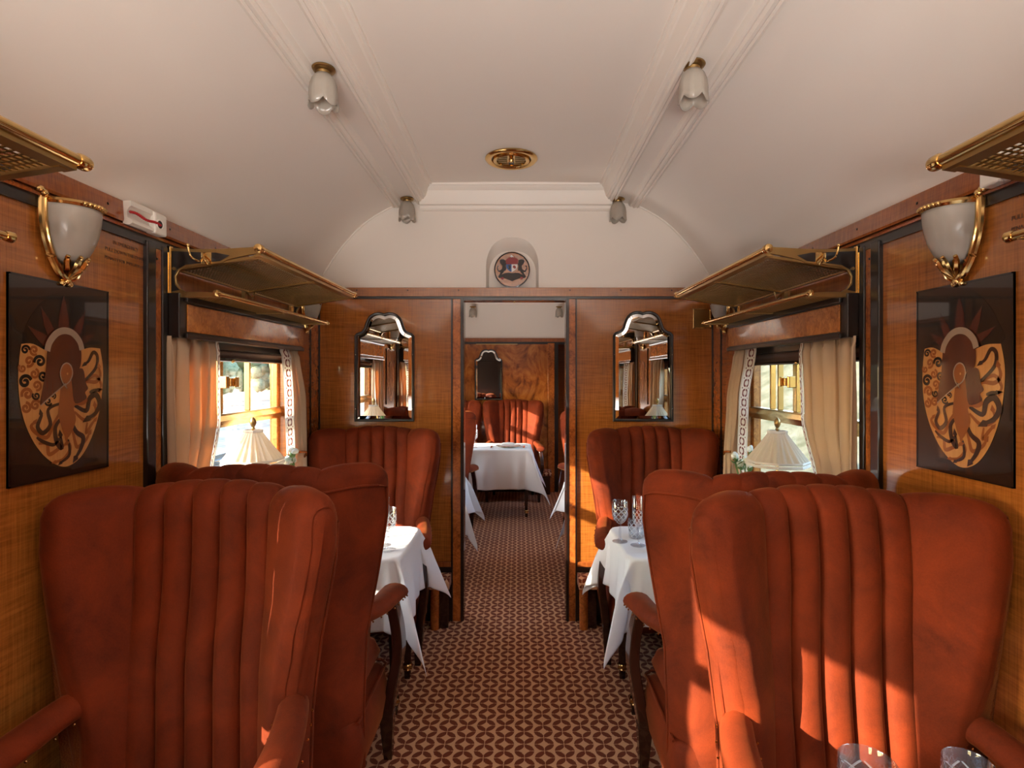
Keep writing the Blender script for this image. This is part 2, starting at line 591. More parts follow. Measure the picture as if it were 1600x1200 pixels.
# ------------------------------------------------------------------ room shell
Y0, YE, YF0, YF1 = -2.0, 3.52, 3.60, 7.40
HW = 1.25                                    # half width of the saloon
ZC0, ZC1 = 2.035, 2.10                       # cornice board

fl = MB().box(-HW - 0.12, HW + 0.12, Y0 - 0.1, YF1 + 0.9, -0.06, 0).obj('floor', 'carpet', smooth=0)
tag(fl, kind='structure')

def side_wall(side, sgn):
    """outer slab with real window openings"""
    xa, xb = sgn * HW, sgn * (HW + 0.12)
    w = MB()
    bays = BAYS + FBAYS
    lo, hi = Y0 - 0.1, YF1 + 0.9
    w.box(xa, xb, lo, hi, -0.06, SILL)
    w.box(xa, xb, lo, hi, WTOP, 2.14)
    edges = [lo] + [v for b in bays for v in b] + [hi]
    for i in range(0, len(edges), 2):
        w.box(xa, xb, edges[i], edges[i + 1], SILL, WTOP)
    o = w.obj('wall_' + side, 'ebony', smooth=0)
    tag(o, kind='structure')
    xi = sgn * (HW - 0.004)                  # face of the applied panels
    def pan(name, mat, y0, y1, z0, z1, t=0.004, bev=0.0):
        return MB().box(sgn * HW, sgn * (HW - t), y0, y1, z0, z1).obj(name, mat, o, smooth=0, bevel=bev)
    # wide veneered panels between the windows, burl strips and dark posts each side
    def pier(a, b):
        pan('veneer_panel', 'veneer', a + 0.115, b - 0.115, 0.10, 2.0)
        for q, s in ((a, 1), (b, -1)):
            pan('post', 'ebony', q + s * 0.070, q + s * 0.115, 0.08, 2.005, 0.020, 0.004)
            pan('burl_strip', 'burl', q + s * 0.028, q + s * 0.070, 0.08, 2.005, 0.008)
            MB().lathe([(0.0045, 0), (0.004, 0.002), (0.0001, 0.0025)], 8, (0, 0, 0), 'x').xf(
                Matrix.Translation((sgn * (HW - 0.008), q + s * 0.049, 1.955)) @ Matrix.Scale(-sgn, 4, (1, 0, 0))).obj('screw_cap', 'black', o)
            pan('post', 'ebony', q, q + s * 0.028, 0.08, 2.005, 0.016, 0.003)
    pier(-0.80, 0.03)
    pier(1.16, 1.99)
    # end bay beside the partition
    pan('veneer_panel', 'veneer_red', 3.12, 3.37, 0.10, 2.0)
    pan('bead', 'ebony', 3.365, 3.378, 0.08, 2.005, 0.010)
    pan('burl_strip', 'burl', 3.378, 3.50, 0.08, 2.005, 0.008)
    pan('bead', 'ebony', 3.500, 3.52, 0.08, 2.005, 0.012)
    pan('veneer_panel', 'veneer', Y0, -1.93, 0.1, 2.0)
    pan('veneer_panel', 'veneer', 3.6, 4.02, 0.1, 2.0)
    pan('veneer_panel', 'veneer', 4.92, 5.70, 0.1, 2.0)
    pan('veneer_panel', 'veneer', 6.83, 7.39, 0.1, 2.0)
    for a, b in bays:
        pan('dado_panel', 'veneer_red', a + 0.005, b - 0.005, 0.10, SILL - 0.03)
        pan('header_panel', 'veneer_red', a + 0.005, b - 0.005, 1.845, 2.0)
    return o
WALL_L = side_wall('left', -1)
WALL_R = side_wall('right', 1)

# cornice boards, one section per wall, with bead and dark ebony strip
def cornice(n, sgn, y0, y1, z0=ZC0, z1=ZC1):
    o = struct('trim_%d' % n)
    x = sgn * HW
    MB().prism([(x, z0), (x - sgn * 0.022, z0), (x - sgn * 0.024, z0 + 0.008), (x - sgn * 0.020, z1), (x, z1)], 'y', y0, y1).obj('cornice_board', 'veneer_red', o, smooth=0)
    MB().prism([(x, z0 - 0.016), (x - sgn * 0.020, z0 - 0.016), (x - sgn * 0.023, z0 - 0.010), (x - sgn * 0.018, z0 - 0.004), (x, z0 - 0.004)], 'y', y0, y1).obj('bead', 'veneer_red', o, smooth=0)
    MB().box(x, x - sgn * 0.012, y0, y1, z0 - 0.045, z0 - 0.016).obj('dark_strip', 'ebony', o, smooth=0)
    yy = max(y0, 0) + 0.19
    while yy < y1:
        if yy > 1.0:
            MB().sphere((x - sgn * 0.0225, yy, z0 + 0.036), 0.0045, 8, 5, (0.3, 1, 1)).obj('screw_cap', 'screw', o)
        yy += 0.30
cornice(1, -1, Y0, YE - 0.01)
cornice(2, 1, Y0, YE - 0.01)
FZ0, FZ1 = 1.99, 2.04
cornice(3, -1, YF0, YF1 - 0.01)
cornice(4, 1, YF0, YF1 - 0.01)

# ---- partition with the doorway
DX0, DX1, DZ = -0.334, 0.321, 2.030
we = MB()
we.box(-HW, DX0 - 0.001, YE, YF0, 0, 2.098)
we.box(DX1 + 0.001, HW, YE, YF0, 0, 2.098)
we.box(DX0 - 0.001, DX1 + 0.001, YE, YF0, DZ, 2.098)
WE = we.obj('wall_end', 'ebony', smooth=0)
tag(WE, kind='structure')
def epan(name, mat, x0, x1, z0, z1, t=0.004, bev=0, par=None, y=YE):
    return MB().box(x0, x1, y - t, y, z0, z1).obj(name, mat, par or WE, smooth=0, bevel=bev)
epan('veneer_panel', 'veneer', -1.236, -0.408, 0.37, 2.03)
epan('veneer_panel', 'veneer', 0.384, 1.236, 0.37, 2.03)
for x0, x1 in ((-1.236, -0.408), (0.384, 1.236)):
    epan('skirting', 'ebony', x0, x1, 0.0, 0.34, 0.012)
    epan('dado_rail', 'veneer_red', x0, x1, 0.34, 0.372, 0.014, 0.003)
for x0, x1 in ((-0.398, -0.348), (0.334, 0.376)):
    epan('burl_strip', 'burl', x0, x1, 0.0, 2.03, 0.014, 0.002)
for x0, x1 in ((-0.408, -0.398), (-0.348, -0.334), (0.321, 0.334), (0.376, 0.384), (-1.25, -1.236), (1.236, 1.25)):
    epan('bead', 'ebony', x0, x1, 0.0, 2.03, 0.017)
o = struct('trim_5')
MB().prism([(YE, 2.045), (YE - 0.022, 2.045), (YE - 0.020, 2.10), (YE, 2.10)], 'x', -HW, HW).obj('cornice_board', 'veneer', o, smooth=0)
MB().box(-HW, HW, YE - 0.020, YE, 2.030, 2.043).obj('dark_strip', 'ebony', o, smooth=0)
for x in (-1.0, -0.68, -0.36, 0.34, 0.66, 0.98):
    MB().sphere((x, YE - 0.0215, 2.083), 0.0042, 8, 5, (1, 0.3, 1)).obj('screw_cap', 'screw', o)
# jamb lining
o = struct('door_1')
MB().box(DX0, DX0 + 0.006, YE - 0.012, YF0 + 0.01, 0, DZ).obj('jamb', 'mahogany', o, smooth=0)
MB().box(DX1 - 0.006, DX1, YE - 0.012, YF0 + 0.01, 0, DZ).obj('jamb', 'mahogany', o, smooth=0)
MB().box(DX0 + 0.006, DX1 - 0.006, YE - 0.005, YF0 + 0.01, DZ - 0.010, DZ).obj('door_head', 'mahogany', o, smooth=0)
MB().lathe([(0.006, 0), (0.006, 0.008), (0.0001, 0.010)], 10).xf(Matrix.Translation((-0.01, YE + 0.02, DZ - 0.020))).obj('door_catch', 'brass_dull', o)

# ---- ceiling: vaulted sides, flat strips and raised middle
def vault_profile(zs=0.0):
    side = [(1.25, 2.10), (1.203, 2.205), (1.085, 2.375), (0.947, 2.515), (0.80, 2.605), (0.735, 2.63)]
    return [(x, z + zs) for x, z in catmull(side, 6)]
def ceiling_mesh(y0, y1, zs):
    half = vault_profile(zs) + [(0.60, 2.645 + zs), (0.56, 2.655 + zs), (0.53, 2.725 + zs), (0.0, 2.73 + zs)]
    prof = half + [(-x, z) for x, z in half[-2::-1]]
    m = MB()
    n = 24
    m.loft([[(x, y0 + (y1 - y0) * k / n, z) for x, z in prof] for k in range(n + 1)], False, False, False)
    return m, prof
cm, cprof = ceiling_mesh(Y0, YE, 0)
CEIL = cm.obj('ceiling', 'ceiling_paint', smooth=50)
tag(CEIL, kind='structure')
MB().box(-1.5, 1.5, Y0 - 0.1, YF1 + 0.9, 2.80, 2.86).obj('roof_deck', 'ebony', CEIL, smooth=0)
for sgn in (-1, 1):
    MB().box(sgn * 1.26, sgn * 1.5, Y0 - 0.1, YF1 + 0.9, 2.14, 2.80).obj('roof_side', 'ebony', CEIL, smooth=0)
# tympanum over the partition, with an arched niche for the crest
def arch_pts(cx, z0, hw, h, n=18):
    pts = [(cx - hw, z0)]
    for k in range(n + 1):
        a = pi - pi * k / n
        s_, c_ = sin(a), cos(a)
        pts.append((cx + hw * (abs(c_) ** 0.80) * (1 if c_ > 0 else -1), z0 + h * 0.42 + h * 0.58 * s_))
    pts.append((cx + hw, z0))
    return pts
from mathutils.geometry import tessellate_polygon
def face_with_hole(outer, hole, y):
    v = [Vector((x, z, 0)) for x, z in outer]; h = [Vector((x, z, 0)) for x, z in hole]
    tris = tessellate_polygon([v, h])
    pts = [(p.x, y, p.y) for p in v + h]
    return MB().add(pts, [tuple(t) for t in tris])
NX = -0.022
niche = arch_pts(NX, 2.101, 0.166, 0.32)
outer = [(x, z) for x, z in cprof] + [(-1.25, 2.06), (1.25, 2.06)]
face_with_hole(outer, niche, YE - 0.004).obj('tympanum', 'ceiling_paint', CEIL, smooth=0)
r0 = [(x, YE - 0.004, z) for x, z in niche]
inner_n = arch_pts(NX, 2.101, 0.150, 0.245)
r1 = [(x, YE + 0.055, z) for x, z in inner_n]
MB().loft([r0, r1], False, False, False).add(r1, [tuple(range(len(r1)))]).obj('niche', 'ceiling_paint', CEIL, smooth=60)
# mouldings
def mould(n, prof, y0, y1, mir):
    o = MB().prism([(mir * x, z) for x, z in prof], 'y', y0, y1).obj('trim_%d' % n, 'ceiling_paint', None, smooth=25)
    return tag(o, kind='structure')
out_p = [(0.772, 2.60), (0.762, 2.598), (0.757, 2.606), (0.749, 2.600), (0.738, 2.600), (0.732, 2.612), (0.724, 2.608), (0.714, 2.612), (0.707, 2.622), (0.70, 2.66), (0.772, 2.66)]
in_p = [(0.622, 2.660), (0.622, 2.628), (0.612, 2.624), (0.606, 2.632), (0.598, 2.626), (0.588, 2.628), (0.583, 2.640), (0.572, 2.640), (0.566, 2.652), (0.560, 2.690), (0.545, 2.700), (0.532, 2.708), (0.526, 2.718), (0.514, 2.716), (0.508, 2.74), (0.6, 2.75)]
mould(6, out_p, Y0, 3.50, -1); mould(7, out_p, Y0, 3.50, 1)
mould(8, in_p, Y0, 3.515, -1); mould(9, in_p, Y0, 3.515, 1)
# cross moulding at the partition end
end_p = [(3.515, 2.585), (3.500, 2.583), (3.494, 2.592), (3.484, 2.590), (3.478, 2.608), (3.462, 2.612), (3.456, 2.624), (3.448, 2.660), (3.436, 2.690), (3.420, 2.704), (3.414, 2.716), (3.402, 2.714), (3.396, 2.74), (3.515, 2.75)]
tag(MB().prism(end_p, 'x', -0.60, 0.60).obj('trim_10', 'ceiling_paint', None, smooth=25), kind='structure')
# soft rib where the side vault meets the tympanum
for k, mir in ((11, -1), (12, 1)):
    path = [(mir * x, YE - 0.012, z - 0.004) for x, z in vault_profile(0)]
    tag(MB().tube(path, 0.006, 8).obj('trim_%d' % k, 'ceiling_paint', None), kind='structure')

# back wall of the saloon behind the camera
wb = MB().box(-HW - 0.12, HW + 0.12, Y0 - 0.1, Y0, 0, 2.8).obj('wall_back', 'veneer', smooth=0)
tag(wb, kind='structure')
for sgn, s in ((-1, 'left'), (1, 'right')):
    b = MB().prism([(sgn * HW, 0), (sgn * (HW - 0.018), 0), (sgn * (HW - 0.016), 0.07), (sgn * (HW - 0.006), 0.085), (sgn * HW, 0.085)], 'y', Y0, YE).obj('baseboard_' + s, 'mahogany', smooth=0)
    tag(b, kind='structure')

# ---- far saloon
fz = -0.10
fm, fprof = ceiling_mesh(YF0, YF1 + 0.9, fz)
fc = fm.obj('ceiling', 'ceiling_paint', smooth=50)
tag(fc, kind='structure')
wf = MB().box(-HW, 0.46, YF1, YF1 + 0.06, 0, 2.1).box(0.46, HW, YF1, YF1 + 0.06, 1.96, 2.1).obj('wall_far', 'ebony', smooth=0)
tag(wf, kind='structure')
epan('veneer_panel', 'flame_veneer', -1.24, 0.40, 0.1, 1.96, 0.006, 0, wf, YF1)
epan('door_post', 'burl', 0.40, 0.49, 0.0, 1.975, 0.03, 0.006, wf, YF1)
epan('door_post', 'ebony', 0.49, 0.54, 0.0, 1.975, 0.02, 0.003, wf, YF1)
MB().box(-HW, HW, YF1 - 0.022, YF1, FZ0, FZ1).obj('cornice_board', 'veneer_red', wf, smooth=0)
MB().box(-HW, HW, YF1 - 0.014, YF1, FZ0 - 0.016, FZ0).obj('dark_strip', 'ebony', wf, smooth=0)
MB().box(-0.55, 0.0, YF1 - 0.012, YF1 - 0.006, 1.955, 1.965).obj('picture_rail', 'brass_dull', wf, smooth=0)
MB().add([(x, YF1 - 0.004, z) for x, z in fprof] + [(-1.25, YF1 - 0.004, 2.0), (1.25, YF1 - 0.004, 2.0)],
         [tuple(range(len(fprof) + 2))]).obj('tympanum', 'ceiling_paint', fc, smooth=0)
k = 13
for mir in (-1, 1):
    mould(k, [(x, z + fz) for x, z in out_p], YF0, YF1 - 0.01, mir); k += 1
    mould(k, [(x, z + fz) for x, z in in_p], YF0, YF1 - 0.005, mir); k += 1
tag(MB().prism([(y + YF1 - YE, z + fz) for y, z in end_p], 'x', -0.60, 0.60).obj('trim_17', 'ceiling_paint', None, smooth=25), kind='structure')
MB().box(0.54, HW, YF1 + 0.85, YF1 + 0.90, 0, 2.1).obj('corridor_panel', 'veneer', wf, smooth=0)
MB().box(0.40, 0.46, YF1 + 0.06, YF1 + 0.9, 0, 2.1).obj('corridor_side', 'veneer', wf, smooth=0)
MB().box(-HW, HW, YF1 + 0.9, YF1 + 0.95, 0, 2.8).obj('outer_end', 'ebony', wf, smooth=0)

# ------------------------------------------------------------------ windows
def window(n, sgn, y0, y1, detail=True):
    o = struct('window_%d' % n)
    X = lambda d: sgn * (HW + d)             # d > 0 is outwards
    gx = 0.085
    # reveal lining and sill
    MB().box(X(0.001), X(0.12), y0, y0 + 0.012, SILL, WTOP).obj('reveal', 'veneer', o, smooth=0)
    MB().box(X(0.001), X(0.12), y1 - 0.012, y1, SILL, WTOP).obj('reveal', 'veneer', o, smooth=0)
    MB().box(X(-0.03), X(0.12), y0, y1, SILL - 0.03, SILL).obj('sill', 'mahogany', o, smooth=0, bevel=0.005)
    MB().box(X(0.001), X(0.12), y0 + 0.012, y1 - 0.012, WTOP - 0.03, WTOP).obj('head', 'ebony', o, smooth=0)
    zt = 1.345
    ya, yb = y0 + 0.035, y1 - 0.035
    # outer brass frame
    fr = MB()
    fr.box(X(gx - 0.015), X(gx + 0.015), y0 + 0.012, ya, SILL, WTOP - 0.03)
    fr.box(X(gx - 0.015), X(gx + 0.015), yb, y1 - 0.012, SILL, WTOP - 0.03)
    fr.box(X(gx - 0.015), X(gx + 0.015), ya, yb, SILL, SILL + 0.035)
    fr.obj('frame', 'burl_gold', o, smooth=0, bevel=0.003)
    MB().prism([(X(gx - 0.035), zt - 0.028), (X(gx - 0.045), zt), (X(gx - 0.035), zt + 0.022), (X(gx + 0.02), zt + 0.022), (X(gx + 0.02), zt - 0.028)], 'y', ya, yb).obj('transom', 'brass', o, smooth=0)
    MB().box(X(gx - 0.03), X(gx + 0.012), ya, yb, zt + 0.022, zt + 0.030).obj('runner', 'brass_dull', o, smooth=0)
    W = yb - ya
    for f, wd, m in ((0.445, 0.036, 'brass'), (0.70, 0.014, 'brass_dull')) if sgn < 0 else ((0.56, 0.036, 'brass'), (0.72, 0.012, 'brass_dull'), (0.80, 0.014, 'brass')):
        yc = ya + W * f
        MB().box(X(gx - 0.02), X(gx + 0.008), yc - wd / 2, yc + wd / 2, zt + 0.03, WTOP - 0.03).obj('mullion', m, o, smooth=0, bevel=0.003)
        if wd > 0.03:
            h = MB().box(X(gx - 0.05), X(gx - 0.018), yc - 0.014, yc + 0.014, 1.49, 1.545).box(X(gx - 0.055), X(gx - 0.022), yc + 0.014, yc + 0.07, 1.498, 1.537)
            h.box(X(gx - 0.065), X(gx - 0.055), yc + 0.045, yc + 0.072, 1.494, 1.541)
            h.obj('latch', 'brass', o, smooth=0, bevel=0.003)
    MB().box(X(gx - 0.002), X(gx + 0.002), ya - 0.004, yb + 0.004, zt + 0.02, WTOP - 0.03).obj('upper_pane', 'window_glass', o, smooth=0)
    MB().box(X(gx - 0.002), X(gx + 0.002), ya - 0.004, yb + 0.004, SILL + 0.03, zt - 0.02).obj('lower_pane', 'window_glass', o, smooth=0)
    # pelmet board over the curtains
    pa, pb = y0 + 0.045, y1 - 0.002
    MB().box(X(-0.001), X(-0.055), y0 + 0.002, pb, 1.685, 1.845).obj('pelmet_back', 'ebony', o, smooth=0, bevel=0.003)
    MB().box(X(-0.055), X(-0.061), pa, pb, 1.708, 1.808).obj('pelmet_panel', 'burl_gold', o, smooth=0, bevel=0.0015)
    MB().box(X(-0.055), X(-0.068), y0 + 0.03, pb, 1.683, 1.702).obj('pelmet_bead', 'ebony', o, smooth=0, bevel=0.003)
    MB().box(X(-0.055), X(-0.068), y0 + 0.03, pb, 1.814, 1.838).obj('pelmet_bead', 'ebony', o, smooth=0, bevel=0.003)
    return o
wi = 1
for sgn in (-1, 1):
    for y0, y1 in BAYS + FBAYS:
        window(wi, sgn, y0, y1); wi += 1

def blind(sgn, y0, y1, zb, label):
    t = thing('roller_blind', label, 'blind', (sgn * (HW + 0.045), (y0 + y1) / 2, zb))
    h = (y1 - y0) / 2 - 0.02
    L = 1.66 - zb
    MB().grid(lambda u, v: (-sgn * (0.004 * sin(v * pi * 3) + (0.012 if v > 0.96 else 0)), (u * 2 - 1) * h, L * (1 - v)), 10, 24).obj('blind_cloth', 'blind_cloth', t, solid=0.002, fix=False)
    MB().tube([(0, -h, 0.004), (0, h, 0.004)], 0.009, 8).obj('bottom_bar', 'mahogany', t)
    MB().sphere((-sgn * 0.012, -0.02, 0.0), 0.010, 10, 6).tube([(-sgn * 0.010, -0.02, 0.008), (-sgn * 0.012, -0.02, -0.01)], 0.003, 6).obj('pull_knob', 'brass', t)
blind(-1, 1.99, 3.12, 1.615, 'brown roller blind drawn part way down the left window behind the curtains')
blind(1, 1.99, 3.12, 1.605, 'dark brown roller blind at the top of the right window')

# ------------------------------------------------------------------ curtains
def curtain(sgn, yt0, yt1, ym0, ym1, yb0, yb1, trim_side, label, folds=4, name='curtain', trim_w=0.085, ztie=1.10, face=0.55):
    """hangs along the wall; y ranges at the top, the middle and the tie; trim_side +1 puts the band at the larger-y edge"""
    t = thing(name, label, 'curtain', (sgn * (HW - 0.012), (yt0 + yt1) / 2, 1.69), 0, 'window curtains')
    yc = (yt0 + yt1) / 2
    H = 0.82
    def edges(v):
        z = v * H
        k = min(1, z / (1.69 - ztie))
        if k < 0.5:
            s = smooth01(k / 0.5) ; return yt0 + (ym0 - yt0) * s, yt1 + (ym1 - yt1) * s
        s = smooth01((k - 0.5) / 0.5)
        a, b = ym0 + (yb0 - ym0) * s, ym1 + (yb1 - ym1) * s
        if z > 1.69 - ztie:
            q = (z - (1.69 - ztie)) / (H - (1.69 - ztie))
            a -= 0.03 * q; b += 0.03 * q
        return a, b
    ph = random.random() * 6
    def fn(u, v):
        a, b = edges(v)
        amp = 0.026 * (0.55 + 0.45 * v)
        w = amp * sin(2 * pi * folds * u + ph + 0.7 * sin(3 * v + ph)) + 0.006 * sin(2 * pi * folds * 2.3 * u + 1.3)
        return (-sgn * (0.012 + w * (0.6 if v < 0.03 else 1)), a + (b - a) * u - yc + 0.010 * sin(2 * pi * folds * u * 2 + ph), -v * H)
    u0, u1 = 0.0, 1.0
    MB().grid(lambda u, v: fn(u0 + (u1 - u0) * u, v), 72, 40).obj('drape', 'curtain_cloth', t, solid=0.002, fix=False, smooth=80)
    def tf(u, v):
        ue = 1.0 if trim_side > 0 else 0.0
        e = fn(ue, v)
        d = (u - 0.06) * trim_w
        yy = e[1] + d * trim_side * (1 - face)
        xx = e[0] - sgn * (0.003 + max(0, d) * face + 0.006 * sin(pi * u) * sin(5 * v + ph))
        return (xx, yy, -v * H)
    nrep = H / 0.052
    MB().grid(tf, 6, 40, lambda u, v: (u if trim_side < 0 else 1 - u, v * nrep)).obj('embroidered_band', 'curtain_trim', t, fix=False, smooth=80)
    return t
LBL = ('beige lined curtain at the near side of the left window, edged with a patterned band',
       'cream curtain tied back at the far side of the left window beside the flowers',
       'cream curtain tied back at the far side of the right window beside the lamp',
       'wide beige curtain hanging in folds at the near side of the right window')
curtain(-1, 1.974, 2.26, 1.974, 2.25, 1.978, 2.17, 1, LBL[0], 3, face=0.1, trim_w=0.022)
curtain(-1, 2.97, 3.10, 3.00, 3.19, 3.02, 3.20, -1, LBL[1], 3, face=0.10, trim_w=0.18)
curtain(1, 2.95, 3.10, 3.04, 3.19, 3.08, 3.22, -1, LBL[2], 3, face=0.10, trim_w=0.20)
curtain(1, 1.974, 2.34, 1.974, 2.31, 1.978, 2.20, 1, LBL[3], 4, face=0.1, trim_w=0.022)
for sgn, s in ((-1, 'left'), (1, 'right')):
    curtain(sgn, 0.92, 1.165, 0.92, 1.165, 0.95, 1.165, -1, 'curtain of the nearest %s window beside the near chair' % s, 4)
    curtain(sgn, 0.045, 0.27, 0.04, 0.26, 0.04, 0.18, 1, 'curtain at the near end of the nearest %s window' % s, 4)
    curtain(sgn, 6.62, 6.82, 6.66, 6.82, 6.70, 6.83, -1, 'far curtain of the %s window in the next room' % s, 4)
for sgn, y in ((-1, 3.20), (1, 3.21)):
    t = thing('tieback', 'brown curtain tieback hook on the %s wall panel' % ('left' if sgn < 0 else 'right'), 'tieback', (sgn * (HW - 0.004), y, 1.09))
    MB().tube(catmull([(0, 0.01, -0.02), (-sgn * 0.03, 0.005, -0.01), (-sgn * 0.055, -0.03, 0.02), (-sgn * 0.04, -0.09, 0.03)], 5), 0.007, 8).obj('loop', 'burl', t)
    MB().lathe([(0.0001, 0), (0.014, 0.001), (0.014, 0.006), (0.0001, 0.01)], 10, (0, 0, 0), 'x').xf(Matrix.Scale(-sgn, 4, (1, 0, 0)) @ Matrix.Translation((0, 0.01, -0.02))).obj('rosette', 'brass', t)

# ------------------------------------------------------------------ luggage racks
def rack(sgn, y0, y1, label, hooks=True):
    t = thing('luggage_rack', label, 'luggage rack', (sgn * HW, y0, 1.84), 0, 'brass luggage racks over the windows')
    E = lambda e: -sgn * e                   # distance out from the wall
    L = y1 - y0
    zz = -1.84
    prof = [(0.012, 2.008), (0.10, 2.003), (0.20, 2.004), (0.335, 2.012), (0.345, 1.99), (0.30, 1.982), (0.237, 1.968), (0.215, 1.962), (0.20, 1.953), (0.143, 1.946), (0.075, 1.938),
            (0.048, 1.926), (0.036, 1.905), (0.038, 1.882), (0.050, 1.862), (0.070, 1.850), (0.12, 1.850), (0.19, 1.846), (0.196, 1.832), (0.012, 1.828)]
    for y in (0.012, L - 0.012):
        o = MB().prism([(E(e), z + zz) for e, z in prof], 'y', y - 0.005, y + 0.005).obj('bracket', 'brass_dull', t, smooth=30, bevel=0.0015)
        inner = [(0.02, 1.996), (0.10, 1.992), (0.18, 1.99), (0.23, 1.98), (0.195, 1.96), (0.14, 1.954), (0.07, 1.946), (0.042, 1.93), (0.030, 1.905), (0.033, 1.875), (0.05, 1.856), (0.02, 1.85)]
        MB().prism([(E(e), z + zz) for e, z in inner], 'y', y - 0.0062, y + 0.0062).obj('bracket_inset', 'ebony', o, smooth=0)
        MB().box(0, E(0.012), y - 0.018, y + 0.018, 1.822 + zz, 2.016 + zz).box(0, E(0.018), y - 0.010, y + 0.010, 1.824 + zz, 2.014 + zz).obj('wall_plate', 'brass', t, smooth=0, bevel=0.002)
        sg = -1 if y < L / 2 else 1
        if hooks:
            hk = MB()
            hk.tube(catmull([(E(0.135), y + sg * 0.004, 1.975 + zz), (E(0.135), y + sg * 0.030, 1.955 + zz), (E(0.120), y + sg * 0.055, 1.965 + zz), (E(0.112), y + sg * 0.06, 2.0 + zz)], 5), 0.0038, 8)
            hk.sphere((E(0.112), y + sg * 0.06, 2.004 + zz), 0.007, 8, 6)
            hk.tube(catmull([(E(0.135), y + sg * 0.004, 1.985 + zz), (E(0.15), y + sg * 0.028, 1.965 + zz), (E(0.158), y + sg * 0.02, 1.945 + zz)], 5), 0.0038, 8)
            hk.box(E(0.128), E(0.165), y, y + sg * 0.008, 1.95 + zz, 1.99 + zz)
            hk.obj('coat_hook', 'brass', t)
    # upper tray
    ub = MB().tube([(E(0.345), -0.012, 2.000 + zz), (E(0.345), L + 0.012, 2.000 + zz)], 0.0125, 14)
    ub.obj('front_rail', 'brass', t)
    for y in (-0.012, L + 0.012):
        MB().lathe([(0.0001, -0.016), (0.014, -0.014), (0.0165, -0.008), (0.0165, 0.010), (0.0145, 0.016), (0.0001, 0.0165)], 16, (E(0.345), y, 2.0 + zz), 'y').obj('rail_cap', 'brass', t)
    MB().tube([(E(0.032), 0, 1.932 + zz), (E(0.032), L, 1.932 + zz)], 0.006, 8).obj('rear_rail', 'brass_dull', t)
    lip = MB()
    lip.prism([(E(0.345), 1.992 + zz), (E(0.345), 1.978 + zz), (E(0.318), 1.974 + zz), (E(0.318), 1.979 + zz)], 'y', 0, L)
    lip.obj('front_lip', 'brass_dull', t, smooth=0)
    def tray(e0, z0, e1, z1, py, px):
        m = MB()
        ya, yb = 0.03, L - 0.03
        n = int((yb - ya) / py)
        for i in range(n + 1):
            y = ya + (yb - ya) * i / n
            w = py * 0.15
            m.loft([[(E(e0), y - w, z0), (E(e0), y + w, z0), (E(e0), y + w, z0 + 0.002), (E(e0), y - w, z0 + 0.002)],
                    [(E(e1), y - w, z1), (E(e1), y + w, z1), (E(e1), y + w, z1 + 0.002), (E(e1), y - w, z1 + 0.002)]])
        k = int(abs(e1 - e0) / px)
        for i in range(k + 1):
            f = i / k
            e = e0 + (e1 - e0) * f; z = z0 + (z1 - z0) * f
            w = px * 0.15
            m.box(E(e - w), E(e + w), ya, yb, z - 0.0012, z + 0.0012)
        tag(m.obj('mesh_tray', 'brass_mesh', t, smooth=0), kind='stuff')
    tray(0.035, 1.934 + zz, 0.325, 1.980 + zz, 0.0185, 0.0125)
    for y in (0.022, L / 2, L - 0.022):
        MB().loft([[(E(0.03), y - 0.011, 1.926 + zz), (E(0.03), y + 0.011, 1.926 + zz), (E(0.03), y + 0.011, 1.935 + zz), (E(0.03), y - 0.011, 1.935 + zz)],
                   [(E(0.335), y - 0.011, 1.974 + zz), (E(0.335), y + 0.011, 1.974 + zz), (E(0.335), y + 0.011, 1.983 + zz), (E(0.335), y - 0.011, 1.983 + zz)]]).obj('cross_bar', 'brass_dull', t, smooth=0)
        if abs(y - L / 2) < 0.01:
            MB().box(E(0.0), E(0.02), y - 0.012, y + 0.012, 1.84 + zz, 1.945 + zz).tube([(E(0.02), y, 1.93 + zz), (E(0.05), y, 1.90 + zz), (E(0.06), y, 1.93 + zz)], 0.004, 6).obj('mid_bracket', 'brass_dull', t, smooth=0)
    # lower hat shelf
    MB().tube([(E(0.193), -0.010, 1.842 + zz), (E(0.193), L + 0.010, 1.842 + zz)], 0.0085, 12).obj('front_rail', 'brass', t)
    for y in (-0.010, L + 0.010):
        MB().lathe([(0.0001, -0.012), (0.010, -0.010), (0.012, -0.004), (0.012, 0.007), (0.0001, 0.012)], 14, (E(0.193), y, 1.842 + zz), 'y').obj('rail_cap', 'brass', t)
    MB().tube([(E(0.020), 0, 1.832 + zz), (E(0.020), L, 1.832 + zz)], 0.005, 8).obj('rear_rail', 'brass_dull', t)
    tray(0.022, 1.836 + zz, 0.188, 1.838 + zz, 0.0165, 0.0115)
    for y in (0.020, L / 2, L - 0.020):
        MB().box(E(0.02), E(0.19), y - 0.008, y + 0.008, 1.829 + zz, 1.835 + zz).obj('cross_bar', 'brass_dull', t, smooth=0)
    return t
rack(-1, 1.995, 3.11, 'two tier brass luggage rack with mesh shelves above the left window')
rack(1, 1.995, 3.11, 'two tier brass luggage rack with mesh shelves above the right window')
rack(-1, 0.04, 1.165, 'end of a brass luggage rack at the left edge of the picture')
rack(1, 0.04, 1.165, 'end of a brass luggage rack at the right edge of the picture')

